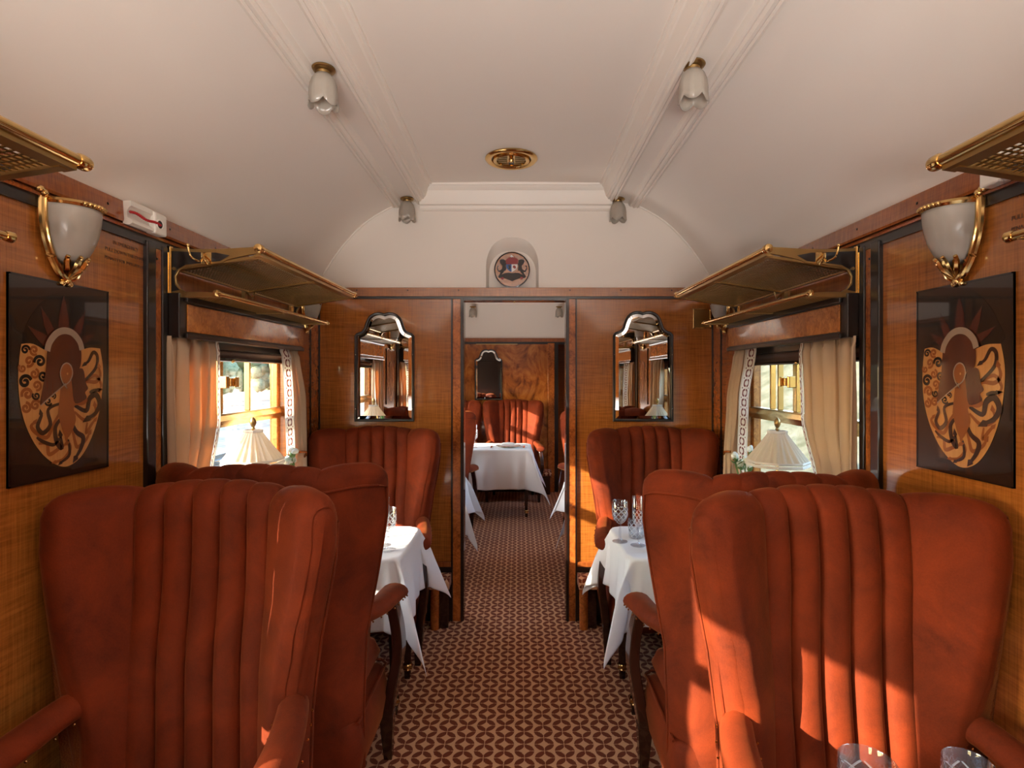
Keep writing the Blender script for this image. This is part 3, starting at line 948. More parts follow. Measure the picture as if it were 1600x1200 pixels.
# ------------------------------------------------------------------ wall sconces
def sconce(sgn, y, label):
    t = thing('wall_sconce', label, 'wall lamp', (sgn * HW, y, 1.845), 0, 'frosted half bowl wall lamps')
    E = lambda e: -sgn * e
    H = 0.165
    def prof(k):                              # k 0 bottom .. 1 top
        return 0.026 + 0.049 * (1 - (1 - k) ** 2.1) ** 0.75
    n, m = 18, 14
    rings = []
    for j in range(m + 1):
        k = j / m
        a = prof(k) * (1 if k > 0 else 0.4); p = a * 1.12
        rings.append([(E(0.012 + p * sin(pi * i / n)), -a * cos(pi * i / n), 0.012 + k * (H - 0.012)) for i in range(n + 1)])
    b = MB().loft(rings, False, False, False)
    b.obj('glass_bowl', 'frosted_glass', t, smooth=70, solid=0.004)
    # back plate and brass straps
    pl = [(0.074, H), (0.072, H * 0.75), (0.067, H * 0.5), (0.056, H * 0.26), (0.038, H * 0.08), (0.0, -0.004)]
    out = [(y_, z_) for y_, z_ in pl] + [(-y_, z_) for y_, z_ in pl[-2::-1]]
    MB().prism([(y_ * 1.02, z_) for y_, z_ in out], 'x', 0.001 * -sgn, E(0.010)).obj('back_plate', 'brass_dull', t, smooth=30)
    for s in (-1, 1):
        path = catmull([(E(0.016), s * 0.084, H + 0.016), (E(0.016), s * 0.083, H * 0.72), (E(0.016), s * 0.074, H * 0.42), (E(0.016), s * 0.056, H * 0.14), (E(0.016), s * 0.030, -0.016), (E(0.014), s * 0.006, -0.032)], 6)
        MB().tube(path, 0.0085, 8).obj('brass_strap', 'brass', t)
        sp = MB().tube([(p[0] + E(0.007), p[1] - s * 0.006, p[2]) for p in path], 0.0045, 6)
        sp.obj('strap_bead', 'brass', t)
        cap = MB()
        for q in range(4):
            cap.sphere((E(0.018 + 0.008 * (q % 2)), s * (0.080 + 0.006 * q), H + 0.018 + 0.006 * (q // 2)), 0.010, 8, 6)
        cap.obj('acanthus_cap', 'brass', t)
    rim = [(E(0.013 + 0.087 * sin(pi * i / 20)), -0.077 * cos(pi * i / 20), H + 0.004) for i in range(21)]
    MB().loft([[(x, y_, z - 0.007), (x + E(0.005) * 1, y_ * 1.05, z), (x, y_, z + 0.008)] for x, y_, z in rim], True, True, True).obj('rim', 'brass', t, smooth=40)
    bd = MB()
    for i in range(7, 14):
        x, y_, z = rim[i]
        bd.sphere((x + E(0.004), y_ * 1.03, z + 0.001), 0.0068, 8, 5)
    bd.obj('rim_beading', 'brass', t)
    fin = MB()
    for q in range(6):
        a = pi * (q / 5)
        fin.tube(catmull([(E(0.014), 0, -0.026), (E(0.016 + 0.030 * sin(a)), 0.026 * cos(a), -0.004), (E(0.016 + 0.046 * sin(a)), 0.040 * cos(a), 0.022), (E(0.016 + 0.056 * sin(a)), 0.044 * cos(a), 0.030)], 4), [0.006] * 4 + [0.008] * 4 + [0.006] * 4 + [0.003], 6)
    fin.sphere((E(0.016), 0, -0.036), 0.011, 10, 6).sphere((E(0.014), 0.013, -0.042), 0.008, 8, 6).sphere((E(0.014), -0.013, -0.042), 0.008, 8, 6)
    fin.obj('leaf_finial', 'brass', t)
    return t
sconce(-1, 1.545, 'brass framed frosted glass wall lamp above the left marquetry picture')
sconce(1, 1.545, 'brass framed frosted glass wall lamp above the right marquetry picture')
sconce(-1, 3.30, 'frosted wall lamp half hidden behind the left luggage rack')
sconce(1, 3.30, 'frosted wall lamp half hidden behind the right luggage rack')

# ------------------------------------------------------------------ marquetry pictures
def art(cx, cy):
    """a point measured on the photo of the left picture, rectified to the flat panel: (right, up) in metres"""
    px, py = cx / 3.0, 400 + cy / 3.0
    D = 1.27 * FPX / (811 - px)
    return D - 1.541, 1.55 - (py - 586) * D / FPX - 1.5375
def marquetry(sgn, label):
    t = thing('marquetry_picture', label, 'picture', (sgn * (HW - 0.004), 1.541, 1.5375), 0, 'inlaid marquetry pictures')
    def put(name, pts2, mat, lay, raw=False):
        P = pts2 if raw else [art(*p) for p in pts2]
        d = -sgn * (0.006 + 0.00035 * lay)
        MB().add([(d, -sgn * a * 1.0, b) for a, b in P], [tuple(range(len(P)))]).obj(name, mat, t, smooth=0, fix=False)
    W, H = 0.167, 0.268
    MB().box(0, -sgn * 0.006, -W, W, -H, H).obj('ground_panel', 'marq_ground', t, smooth=0)
    fr = MB()
    for a, b, c, e in ((-W, W, H - 0.004, H), (-W, W, -H, -H + 0.004), (-W, -W + 0.004, -H, H), (W - 0.004, W, -H, H)):
        fr.box(0, -sgn * 0.0075, a, b, c, e)
    fr.obj('border', 'marq_black', t, smooth=0)
    put('night_disc', catmull([(80, 412), (95, 350), (135, 265), (200, 195), (275, 165), (345, 190), (400, 255), (440, 340), (456, 432), (280, 500)], 5), 'marq_black', 1)
    for tip, b0, b1 in (((112, 328), (190, 425), (215, 385)), ((173, 236), (212, 395), (243, 362)), ((280, 183), (254, 358), (310, 358)), ((382, 262), (318, 362), (350, 392)), ((432, 362), (350, 388), (364, 425))):
        mid0 = ((tip[0] * 0.45 + b0[0] * 0.55) - 6, tip[1] * 0.45 + b0[1] * 0.55)
        put('sun_ray', [b0, mid0, tip, (tip[0] * 0.45 + b1[0] * 0.55 + 6, tip[1] * 0.45 + b1[1] * 0.55), b1], 'marq_ray', 2)
    put('egg_ground', catmull([(80, 412), (135, 412), (200, 445), (280, 470), (365, 440), (405, 430), (452, 434)], 4)[:-1] + catmull([(452, 434), (465, 520), (463, 620), (447, 735), (412, 850), (362, 940), (300, 985), (240, 976), (170, 918), (112, 822), (76, 705), (65, 580), (70, 480), (80, 412)], 5), 'marq_cream', 3)
    def ribbon(name, path, w, mat, lay, taper=True):
        P = [art(*p) for p in catmull(path, 6)]
        n = len(P)
        ww = w * 0.00055
        L, R = [], []
        for i, p in enumerate(P):
            a, b = P[max(0, i - 1)], P[min(n - 1, i + 1)]
            d = hypot(b[0] - a[0], b[1] - a[1]) or 1
            nx, ny = -(b[1] - a[1]) / d, (b[0] - a[0]) / d
            k = ww * (0.35 + 0.65 * sin(pi * (0.08 + 0.84 * i / (n - 1))) if taper else 1)
            L.append((p[0] + nx * k, p[1] + ny * k)); R.append((p[0] - nx * k, p[1] - ny * k))
        d = -sgn * (0.006 + 0.00035 * lay)
        vs = [(d, -sgn * a, b) for q in zip(L, R) for a, b in q]
        MB().add(vs, [(2 * i, 2 * i + 1, 2 * i + 3, 2 * i + 2) for i in range(n - 1)]).obj(name, mat, t, smooth=0, fix=False)
    # scrolls
    for k, (x, y, r, m) in enumerate([(98, 440, 22, 0), (140, 441, 24, 1), (115, 493, 26, 1), (167, 495, 29, 0), (84, 526, 20, 1), (140, 552, 24, 1), (97, 590, 32, 0), (182, 562, 24, 0), (152, 607, 24, 1), (108, 648, 30, 1), (150, 655, 20, 0), (100, 712, 26, 1), (146, 700, 25, 1), (206, 682, 20, 0), (230, 655, 14, 0)]):
        pts = []
        dirn = 1 if k % 2 else -1
        for i in range(15):
            a = dirn * i * 0.62 + k
            rr = r * (1 - i / 15.5)
            pts.append((x + rr * cos(a) * 0.95, y + rr * sin(a)))
        ribbon('scroll', pts, r * 0.26, 'marq_black' if m == 0 else 'marq_mid', 4, False)
    # serpents
    S = [([(352, 600), (392, 570), (432, 520), (437, 470), (418, 452), (396, 492), (380, 505)], 9, 0), ([(345, 640), (380, 590), (430, 590), (452, 560), (445, 520)], 9, 1),
         ([(340, 600), (385, 580), (430, 560), (455, 600), (450, 625)], 8, 1), ([(330, 700), (385, 725), (400, 670), (430, 650), (448, 690), (430, 735), (395, 760)], 14, 0),
         ([(330, 730), (380, 770), (430, 740), (425, 700)], 9, 1), ([(400, 640), (420, 632), (440, 628)], 9, 0), ([(265, 690), (205, 720), (215, 790), (180, 830), (155, 800), (172, 750), (170, 740)], 10, 0),
         ([(270, 720), (235, 780), (200, 850), (150, 830), (125, 800), (140, 780)], 9, 1), ([(285, 740), (240, 800), (245, 870), (270, 900), (262, 840)], 11, 0),
         ([(290, 760), (290, 850), (310, 900), (280, 950), (240, 965)], 9, 1), ([(300, 740), (335, 820), (370, 850), (360, 900), (335, 945)], 12, 0),
         ([(310, 760), (330, 860), (345, 895), (385, 860), (400, 830)], 9, 1), ([(160, 880), (200, 880), (210, 930), (260, 900), (290, 880)], 9, 1), ([(150, 850), (180, 870), (230, 885), (255, 860)], 8, 0),
         ([(300, 860), (305, 930), (265, 968)], 8, 0), ([(390, 780), (385, 830), (410, 790), (425, 770)], 8, 1)]
    for path, w, m in S:
        ribbon('serpent', path, w * 1.15, 'marq_dark' if m == 0 else 'marq_mid', 6 if m == 0 else 5)
        (x0, y0), (x1, y1) = path[-2], path[-1]
        d = hypot(x1 - x0, y1 - y0) or 1
        ux, uy = (x1 - x0) / d, (y1 - y0) / d
        h = w * 1.5
        put('serpent_head', [(x1 - ux * h, y1 - uy * h), (x1 - uy * h * 0.7, y1 + ux * h * 0.7), (x1 + ux * h * 1.7, y1 + uy * h * 1.7), (x1 + uy * h * 0.7, y1 - ux * h * 0.7)], 'marq_dark' if m == 0 else 'marq_mid', 7)
    put('shoulder', catmull([(262, 620), (300, 590), (325, 560), (335, 620), (388, 668), (372, 698), (325, 705), (335, 770), (300, 850), (275, 830), (250, 740)], 4), 'marq_mid', 8)
    put('profile', catmull([(310, 560), (330, 535), (368, 530), (380, 590), (392, 620), (378, 640), (384, 668), (330, 690), (318, 620)], 4), 'marq_hood', 9)
    put('hood', catmull([(197, 448), (215, 400), (250, 370), (290, 361), (330, 384), (355, 430), (360, 480), (350, 528), (318, 545), (290, 590), (228, 645), (166, 700), (174, 630), (190, 545)], 4), 'marq_hood', 10)
    ribbon('hood_edge', [(318, 548), (290, 592), (228, 647), (166, 702)], 3, 'marq_grey', 11, False)
    ribbon('halo', [(197, 445), (208, 405), (240, 364), (278, 350), (318, 362), (350, 400), (362, 440)], 17, 'marq_grey', 11, False)
    ear = [(287 + 30 * cos(a), 550 + 48 * sin(a)) for a in [2 * pi * i / 24 for i in range(24)]]
    put('ear', ear, 'marq_mid', 12)
    ribbon('ear_edge', [(290, 620), (268, 590), (258, 550), (268, 515), (288, 502), (308, 515), (316, 550), (304, 585), (284, 605), (290, 620)], 3.2, 'marq_grey', 13, False)
    put('ear_stud', [(292 + 4 * cos(a), 552 + 6 * sin(a)) for a in [pi * i / 4 for i in range(8)]], 'marq_cream', 13)
    return t
marquetry(-1, 'dark marquetry picture with an inlaid egg shaped figure on the left wall')
marquetry(1, 'dark marquetry picture with an inlaid egg shaped figure on the right wall')

# ------------------------------------------------------------------ emergency chain housings and notice
def chain_box(sgn, y0, y1, label, chain=True):
    t = thing('alarm_chain_housing', label, 'alarm housing', (sgn * (HW - 0.02), y0, 2.025))
    E = lambda e: -sgn * e
    L = y1 - y0
    MB().prism([(E(0.0), 0.004), (E(0.018), 0.0), (E(0.030), 0.006), (E(0.030), 0.014), (E(0.014), 0.024), (E(0.012), 0.042), (E(0.020), 0.056), (E(0.026), 0.060), (E(0.026), 0.076), (E(0.0), 0.076)], 'y', 0, L * 0.62).obj('groove_body', 'white_plastic', t, smooth=25)
    MB().prism([(E(0.0), 0.0), (E(0.034), 0.0), (E(0.034), 0.068), (E(0.026), 0.076), (E(0), 0.076)], 'y', L * 0.62, L).obj('end_block', 'white_plastic', t, smooth=0, bevel=0.008)
    if chain:
        ring = MB().lathe([(0.013, 0), (0.0165, 0.003), (0.018, 0.0)], 18, (0, 0, 0), 'x').xf(Matrix.Translation((E(0.034), L * 0.76, 0.034)) @ Matrix.Scale(-sgn, 4, (1, 0, 0)))
        ring.obj('collar', 'white_plastic', t)
        MB().lathe([(0.0001, 0), (0.013, 0.0008)], 18, (0, 0, 0), 'x').xf(Matrix.Translation((E(0.0345), L * 0.76, 0.034)) @ Matrix.Scale(-sgn, 4, (1, 0, 0))).obj('chain_hole', 'black', t)
        ch = MB()
        for i in range(17):
            f = i / 16
            ch.sphere((E(0.022 + 0.014 * f), 0.004 + f * (L * 0.76 - 0.006), 0.041 - 0.010 * f + 0.003 * sin(f * 9)), 0.0052, 8, 5, (1, 1.25, 0.9))
        ch.obj('red_chain', 'red_cord', t)
chain_box(-1, 1.757, 1.925, 'white alarm chain housing with a red chain on the left cornice')
chain_box(1, 1.265, 1.425, 'white plastic housing under the rack end on the right cornice', False)
def notice(sgn, yc, zc, lines, label):
    t = thing('alarm_notice', label, 'notice', (sgn * (HW - 0.0045), yc, zc))
    z = 0.0
    for txt, sc in lines:
        cu = bpy.data.curves.new('lettering', 'FONT')
        cu.body = txt; cu.size = sc; cu.align_x = 'CENTER'; cu.extrude = 0.0002
        tmp = bpy.data.objects.new('lettering', cu)
        COL.objects.link(tmp)
        dg = bpy.context.evaluated_depsgraph_get()
        me = bpy.data.meshes.new_from_object(tmp.evaluated_get(dg))
        bpy.data.objects.remove(tmp)
        me.materials.clear(); me.materials.append(MATS['text_brown'])
        o = bpy.data.objects.new('lettering', me)
        COL.objects.link(o); o.parent = t
        o.location = (0, 0, z)
        o.rotation_euler = (pi / 2, 0, -sgn * pi / 2)
        z -= 0.026
NOT = [('TO STOP THE TRAIN', 0.0165), ('IN EMERGENCY', 0.0165), ('PULL DOWN THE CHAIN', 0.0160), ('PENALTY FOR IMPROPER USE', 0.0140)]
notice(-1, 1.793, 1.985, NOT, 'brown four line notice lettered on the left wall under the alarm chain')
notice(1, 1.295, 1.985, NOT, 'brown notice lettering at the right edge of the picture')

# ------------------------------------------------------------------ mirrors
def mirror_outline(hw, zb, k=0.0):
    R = [(215, 1010), (215, 392), (200, 372), (165, 358), (148, 340), (136, 305), (118, 262), (88, 234), (52, 222), (24, 222), (0, 229)]
    s = hw / 215.0
    pts = [(x * s, (1010 - y) * s) for x, y in R]
    dense = [pts[0], pts[1]] + catmull(pts[2:], 4)
    full = dense + [(-x, z) for x, z in dense[-2::-1]]
    return full
def inset(poly, d):
    n = len(poly); out = []
    for i in range(n):
        p0, p1, p2 = poly[i - 1], poly[i], poly[(i + 1) % n]
        def nrm(a, b):
            l = hypot(b[0] - a[0], b[1] - a[1]) or 1e-9
            return -(b[1] - a[1]) / l, (b[0] - a[0]) / l
        n1, n2 = nrm(p0, p1), nrm(p1, p2)
        mx, my = n1[0] + n2[0], n1[1] + n2[1]
        l = max(0.5, (mx * mx + my * my) / 2)
        out.append((p1[0] + mx * d / l, p1[1] + my * d / l))
    return out
def mirror(x, y, zb, hw, label):
    t = thing('wall_mirror', label, 'mirror', (x, y, zb), 0, 'arched bevelled mirrors')
    P = mirror_outline(hw, 0)
    I = inset(P, 0.016); B = inset(P, 0.036)
    P3 = lambda Q, yy: [(a, yy, b) for a, b in Q]
    MB().loft([P3(P, 0), P3(P, -0.020), P3(inset(P, 0.004), -0.024), P3(inset(P, 0.012), -0.023), P3(I, -0.014)], True, False, False).obj('frame', 'ebony', t, smooth=30)
    m = MB().loft([P3(I, -0.010), P3(B, -0.0135)], True, False, False)
    m.obj('bevel', 'mirror_glass', t, smooth=0)
    MB().add(P3(B, -0.0135), [tuple(range(len(B)))]).obj('mirror_plate', 'mirror_glass', t, smooth=0)
    st = MB()
    for i, zz in ((-1, 0.08), (1, 0.08), (-1, 0.42), (1, 0.42)):
        st.sphere((i * (hw - 0.008), -0.0235, zz), 0.003, 6, 4)
    st.obj('frame_pins', 'chrome', t)
mirror(-0.827, YE - 0.0045, 1.258, 0.187, 'black framed arched mirror on the partition left of the doorway')
mirror(0.800, YE - 0.0045, 1.258, 0.189, 'black framed arched mirror on the partition right of the doorway')
mirror(-0.385, YF1 - 0.0065, 1.22, 0.183, 'small arched mirror on the far wall seen through the doorway')

# ------------------------------------------------------------------ crest, vent, ceiling lamps, wall plate
t = thing('crest_plaque', 'round wooden plaque with a painted coat of arms in the niche above the doorway', 'plaque', (NX - 0.002, YE - 0.008, 2.213))
MB().lathe([(0.0001, 0.0), (0.107, 0.0), (0.112, 0.006), (0.112, 0.020), (0.0001, 0.020)], 40, (0, 0, 0), 'y').xf(Matrix.Translation((0, -0.004, 0))).obj('disc', 'veneer', t, smooth=30)
MB().lathe([(0.106, -0.002), (0.108, -0.004), (0.113, -0.003), (0.113, 0.006)], 40, (0, 0, 0), 'y').xf(Matrix.Translation((0, -0.004, 0))).obj('rim', 'ebony', t)
def crest_part(name, pts, mat, lay):
    s = 0.222 / 650.0                         # measured on the enlarged crop, disc 650 across, centre 757,672
    P = [((x - 757) * s, -0.0045 - 0.0006 * lay, (672 - y) * s) for x, y in pts]
    Q = [(a, b + 0.0006 * lay, c) for a, b, c in P]
    MB().loft([Q, P], True, False, True).obj(name, mat, t, smooth=0)
lion = [(640, 500), (600, 478), (545, 482), (525, 510), (545, 560), (580, 600), (570, 660), (520, 690), (490, 640), (510, 600), (500, 585), (478, 620), (480, 660), (505, 710), (545, 715), (520, 770), (500, 790), (510, 810), (545, 800), (560, 760), (600, 720), (615, 690), (640, 690), (650, 650), (640, 600), (655, 560), (640, 540)]
crest_part('lion_supporter', lion, 'crest_dark', 2)
crest_part('lion_supporter', [(1514 - x, y) for x, y in lion][::-1], 'crest_dark', 2)
crest_part('crown', [(650, 572), (640, 500), (660, 470), (700, 448), (740, 440), (790, 445), (840, 460), (870, 490), (862, 572)], 'crest_red', 2)
crest_part('crown_jewel', [(705, 440), (748, 400), (790, 440), (770, 432), (748, 445), (728, 432)], 'shield_white', 3)
crest_part('shield_half', [(650, 572), (748, 572), (748, 712), (700, 690), (660, 650), (648, 610)], 'shield_blue', 3)
crest_part('shield_half', [(748, 572), (855, 572), (855, 620), (840, 655), (800, 690), (755, 715), (748, 712)], 'shield_white', 3)
crest_part('shield_charge', [(775, 600), (800, 590), (825, 610), (830, 640), (805, 655), (790, 640), (770, 635)], 'crest_red', 4)
crest_part('shield_charge', [(680, 590), (720, 588), (735, 620), (715, 670), (690, 650), (700, 620)], 'crest_dark', 4)
crest_part('motto_ribbon', [(500, 790), (560, 760), (640, 730), (700, 725), (757, 735), (815, 725), (880, 730), (950, 760), (1015, 790), (1000, 825), (930, 820), (840, 850), (757, 885), (670, 850), (580, 815), (510, 825)], 'crest_dark', 1)
crest_part('rosette', [(580 + 28 * cos(a), 832 + 24 * sin(a)) for a in [pi * i / 5 for i in range(10)]], 'crest_red', 2)
crest_part('rosette', [(932 + 28 * cos(a), 826 + 24 * sin(a)) for a in [pi * i / 5 for i in range(10)]], 'crest_red', 2)

t = thing('ceiling_vent', 'round brass ventilator set in the middle of the white ceiling', 'vent', (-0.022, 3.03, 2.729))
MB().lathe([(0.142, 0.0), (0.143, -0.006), (0.135, -0.014), (0.124, -0.016), (0.108, -0.010), (0.104, 0.0)], 40).obj('outer_ring', 'brass', t)
MB().lathe([(0.100, -0.003), (0.098, -0.016), (0.090, -0.020), (0.080, -0.016), (0.078, -0.003)], 36).obj('inner_ring', 'brass', t)
MB().lathe([(0.0001, -0.001), (0.104, -0.001)], 36).obj('recess', 'black', t)
for i in range(-2, 3):
    w = sqrt(max(0, 0.078 ** 2 - (i * 0.028) ** 2))
    MB().box(-w, w, i * 0.028 - 0.007, i * 0.028 + 0.007, -0.010, -0.005).obj('slat', 'brass_dull', t, smooth=0)
MB().lathe([(0.0001, -0.034), (0.010, -0.032), (0.013, -0.022), (0.008, -0.012), (0.016, -0.008), (0.016, -0.004)], 14, (0, -0.03, 0)).box(-0.02, 0.02, -0.075, 0.03, -0.012, -0.006).obj('regulator_knob', 'brass', t)
MB().box(-0.014, 0.014, -0.01, 0.035, -0.020, -0.010).obj('regulator_block', 'black', t, smooth=0)

def ceiling_lamp(x, y, z, label, s=1.0):
    t = thing('ceiling_lamp', label, 'ceiling lamp', (x, y, z), 0, 'tulip glass ceiling lamps')
    MB().lathe([(0.0001, 0.0), (0.040, 0.0), (0.042, -0.006), (0.038, -0.011), (0.024, -0.014), (0.022, -0.026)], 24).obj('brass_rose', 'brass_dull', t)
    prof = [(0.020, -0.022), (0.027, -0.027), (0.037, -0.040), (0.044, -0.060), (0.047, -0.084), (0.047, -0.108), (0.049, -0.132)]
    def rf(a, r, zz, k):
        return r * (1 + 0.045 * abs(sin(4 * a)) * (k / 6) + 0.012 * cos(24 * a) * min(1, k / 3))
    n = 64
    rings = []
    for k, (r, zz) in enumerate(prof):
        ring = []
        for i in range(n):
            a = 2 * pi * i / n
            rr = rf(a, r, zz, k)
            z2 = zz - (0.024 * abs(sin(2.5 * a)) ** 0.7 * max(0, (k - 3) / 3)) + (0.012 * max(0, (k - 3) / 3))
            ring.append((rr * cos(a), rr * sin(a), z2))
        rings.append(ring)
    MB().loft(rings, True, False, False).obj('tulip_shade', 'frosted_glass', t, smooth=60, solid=0.003)
    MB().lathe([(0.010, -0.03), (0.014, -0.05), (0.022, -0.070), (0.025, -0.085), (0.020, -0.100), (0.0001, -0.108)], 18).obj('bulb', 'frosted_glass', t)
    return t
ceiling_lamp(-0.672, 1.97, 2.636, 'tulip glass lamp on the left ceiling strip, nearest the camera')
ceiling_lamp(0.630, 1.95, 2.640, 'tulip glass lamp on the right ceiling strip, nearest the camera')
ceiling_lamp(-0.668, 3.42, 2.636, 'small looking tulip glass lamp at the far left corner of the ceiling')
ceiling_lamp(0.632, 3.44, 2.640, 'small looking tulip glass lamp at the far right corner of the ceiling')
ceiling_lamp(-0.585, YF1 - 0.10, 2.45, 'left tulip glass lamp in the next room above the doorway opening')
ceiling_lamp(0.545, YF1 - 0.10, 2.45, 'right tulip glass lamp in the next room above the doorway opening')

t = thing('brass_wall_plate', 'square brass framed wall plate on the partition under the right rack end', 'wall plate', (1.172, YE - 0.004, 1.905))
MB().box(-0.052, 0.052, -0.010, 0, -0.060, 0.060).obj('plate', 'brass_dull', t, smooth=0, bevel=0.003)
fr = MB()
for a, b, c, d in ((-0.058, 0.058, 0.054, 0.064), (-0.058, 0.058, -0.064, -0.054), (-0.058, -0.048, -0.064, 0.064), (0.048, 0.058, -0.064, 0.064)):
    fr.box(a, b, -0.018, 0, c, d)
fr.obj('plate_frame', 'brass', t, smooth=0, bevel=0.002)

# ------------------------------------------------------------------ wingback dining chairs
def make_chair(label):
    """faces -Y, rear of the back at y = 0, standing on z = 0"""
    t = thing('wingback_chair', label, 'chair', (0, 0, 0), 0, 'rust velvet wingback dining chairs')
    Z0 = 0.14
    def hw(z):
        p = [(0.1, 0.285), (0.60, 0.290), (0.72, 0.305), (0.85, 0.330), (1.0, 0.358), (1.08, 0.374), (1.16, 0.374), (1.3, 0.362)]
        for (a, b), (c, d) in zip(p, p[1:]):
            if z <= c: return b + (d - b) * smooth01((z - a) / (c - a))
        return p[-1][1]
    def lean(z): return -0.075 * (1 - (z - 0.1) / 1.15)
    def ztop(s):
        a = abs(s)
        if a < 0.5: return 1.228 - 0.018 * (a / 0.5) ** 2
        q = (a - 0.5) / 0.5
        z = 1.210 + 0.010 * sin(pi * min(1, q * 1.1))
        if q > 0.76: z -= 0.042 * (1 - sqrt(max(0, 1 - ((q - 0.76) / 0.24) ** 2)))
        return z
    def centre(s, z):
        a = abs(s); sg = 1 if s >= 0 else -1
        if a <= 0.5:
            x, y = 0.20 * a / 0.5, -0.055 - 0.012 * (a / 0.5) ** 2
        else:
            q = (a - 0.5) / 0.5
            x = 0.20 + (hw(z) - 0.20) * q
            y = -0.067 - 0.145 * q ** 1.25 * (0.55 + 0.45 * smooth01((z - 0.5) / 0.4))
        return Vector((sg * x, y + lean(z), 0))
    def normal(s, z):
        e = 0.01
        d = centre(min(1, s + e), z) - centre(max(-1, s - e), z)
        return Vector((d.y, -d.x, 0)).normalized()    # towards the front (-Y)
    def ring_pt(s, w, off=0.0, th=None, z0=Z0):
        """w 0..1 runs up the front, over the top and down the rear"""
        zt = ztop(s)
        a = abs(s)
        h = 0.046 * (sqrt(max(0.02, 1 - ((a - 0.93) / 0.072) ** 2)) if a > 0.93 else 1)
        r = h
        if w < 0.4:
            z = z0 + (zt - r - z0) * w / 0.4; n_, u_ = 1, 0
        elif w < 0.6:
            b = (w - 0.4) / 0.2 * pi
            z = zt - r; n_, u_ = cos(b), sin(b)
        else:
            z = zt - r - (zt - r - z0) * (w - 0.6) / 0.4; n_, u_ = -1, 0
        nn = normal(s, z)
        p = centre(s, z) + nn * (n_ * (h + off))
        return Vector((p.x, p.y, z + u_ * (r + off)))
    ws = [0, 0.06, 0.12, 0.18, 0.22, 0.26, 0.30, 0.34, 0.37, 0.40, 0.43, 0.46, 0.5, 0.54, 0.57, 0.60, 0.63, 0.67, 0.72, 0.80, 0.9, 1.0]
    ss = [-1, -0.985, -0.96, -0.92] + [-0.86 + 1.72 * i / 28 for i in range(29)] + [0.92, 0.96, 0.985, 1]
    MB().loft([[tuple(ring_pt(s, w)) for w in ws] for s in ss]).obj('back_shell', 'velvet', t, smooth=60)
    # front padding: five flutes and two wings, each its own pad
    def pad(name, s0, s1, bulge, nu, z0, wend=0.60, edge=0.35):
        wv = [0.0, 0.03, 0.06, 0.10, 0.14, 0.18, 0.22, 0.25, 0.28, 0.31, 0.34, 0.365, 0.385, 0.40, 0.42, 0.44, 0.46, 0.48, 0.50, 0.52, 0.54, 0.56, 0.58, wend]
        m = MB()
        def fn(i, j):
            u = i / nu; w = wv[j]
            sway = 0.010 * sin(9.0 * w / 0.4 + 0.6) * (1 if bulge < 0.04 else 0.4)
            s = s0 + (s1 - s0) * u + (sway if abs(s0) < 0.49 or abs(s1) < 0.49 else 0) * (1 if 0.02 < abs(s0) + 0 else 1)
            prof = (max(0.0, 1 - abs(2 * u - 1) ** 2.2)) ** 0.55
            fade = 1 - smooth01((w - 0.52) / (wend - 0.52 + 1e-6)) if w > 0.52 else 1
            pinch = 1 - 0.22 * math.exp(-((w - 0.27) / 0.03) ** 2)
            top = 1 - 0.75 * smooth01((w - 0.37) / 0.10)
            return ring_pt(s, w, (bulge * top * prof * pinch + 0.004) * fade - 0.002 * (1 - fade), z0=z0)
        for j in range(len(wv)):
            for i in range(nu + 1): m.v.append(tuple(fn(i, j)))
        for j in range(len(wv) - 1):
            for i in range(nu):
                a = j * (nu + 1) + i
                m.f.append((a, a + 1, a + nu + 2, a + nu + 1))
        return m.obj(name, 'velvet', t, smooth=75)
    for i in range(5):
        pad('back_flute', -0.5 + 0.2 * i, -0.3 + 0.2 * i, 0.027, 10, 0.40)
    pad('wing', -0.985, -0.5, 0.024, 16, 0.40)
    pad('wing', 0.5, 0.985, 0.024, 16, 0.40)
    # piping along the rear edge
    path = [ring_pt(-0.965, w, 0.002) for w in (0.98, 0.9, 0.8, 0.72, 0.67, 0.64)] + [ring_pt(s, 0.606, 0.003) for s in [-0.95 + 1.9 * i / 30 for i in range(31)]] + [ring_pt(0.965, w, 0.002) for w in (0.64, 0.67, 0.72, 0.8, 0.9, 0.98)]
    MB().tube([tuple(p) for p in path], 0.0042, 6).obj('piping', 'velvet', t)
    # seat
    def rbox(m, x0, x1, y0, y1, z0, z1, r, bow=0.0):
        rings = []
        for k, (zz, ins) in enumerate([(z0, r), (z0 + r * 0.3, r * 0.3), (z0 + r, 0), ((z0 + z1) / 2, -bow), (z1 - r, 0), (z1 - r * 0.3, r * 0.3), (z1, r)]):
            ring = []
            R = 0.05
            for cx, cy, a0 in ((x1 - R, y1 - R, 0), (x0 + R, y1 - R, 90), (x0 + R, y0 + R, 180), (x1 - R, y0 + R, 270)):
                for q in range(5):
                    a = math.radians(a0 + 22.5 * q)
                    ring.append((cx + (R - ins) * cos(a), cy + (R - ins) * sin(a), zz))
            rings.append(ring)
        m.loft(rings)
        return m
    rbox(MB(), -0.305, 0.305, -0.545, -0.10, 0.17, 0.37, 0.02, 0.014).obj('seat_base', 'velvet', t, smooth=60)
    rbox(MB(), -0.275, 0.275, -0.555, -0.16, 0.37, 0.475, 0.035, 0.01).obj('seat_cushion', 'velvet', t, smooth=60)
    MB().tube([(0.307, -0.12, 0.372), (0.307, -0.515, 0.372), (0.28, -0.547, 0.372), (-0.28, -0.547, 0.372), (-0.307, -0.515, 0.372), (-0.307, -0.12, 0.372)], 0.005, 6).obj('seat_piping', 'velvet', t)
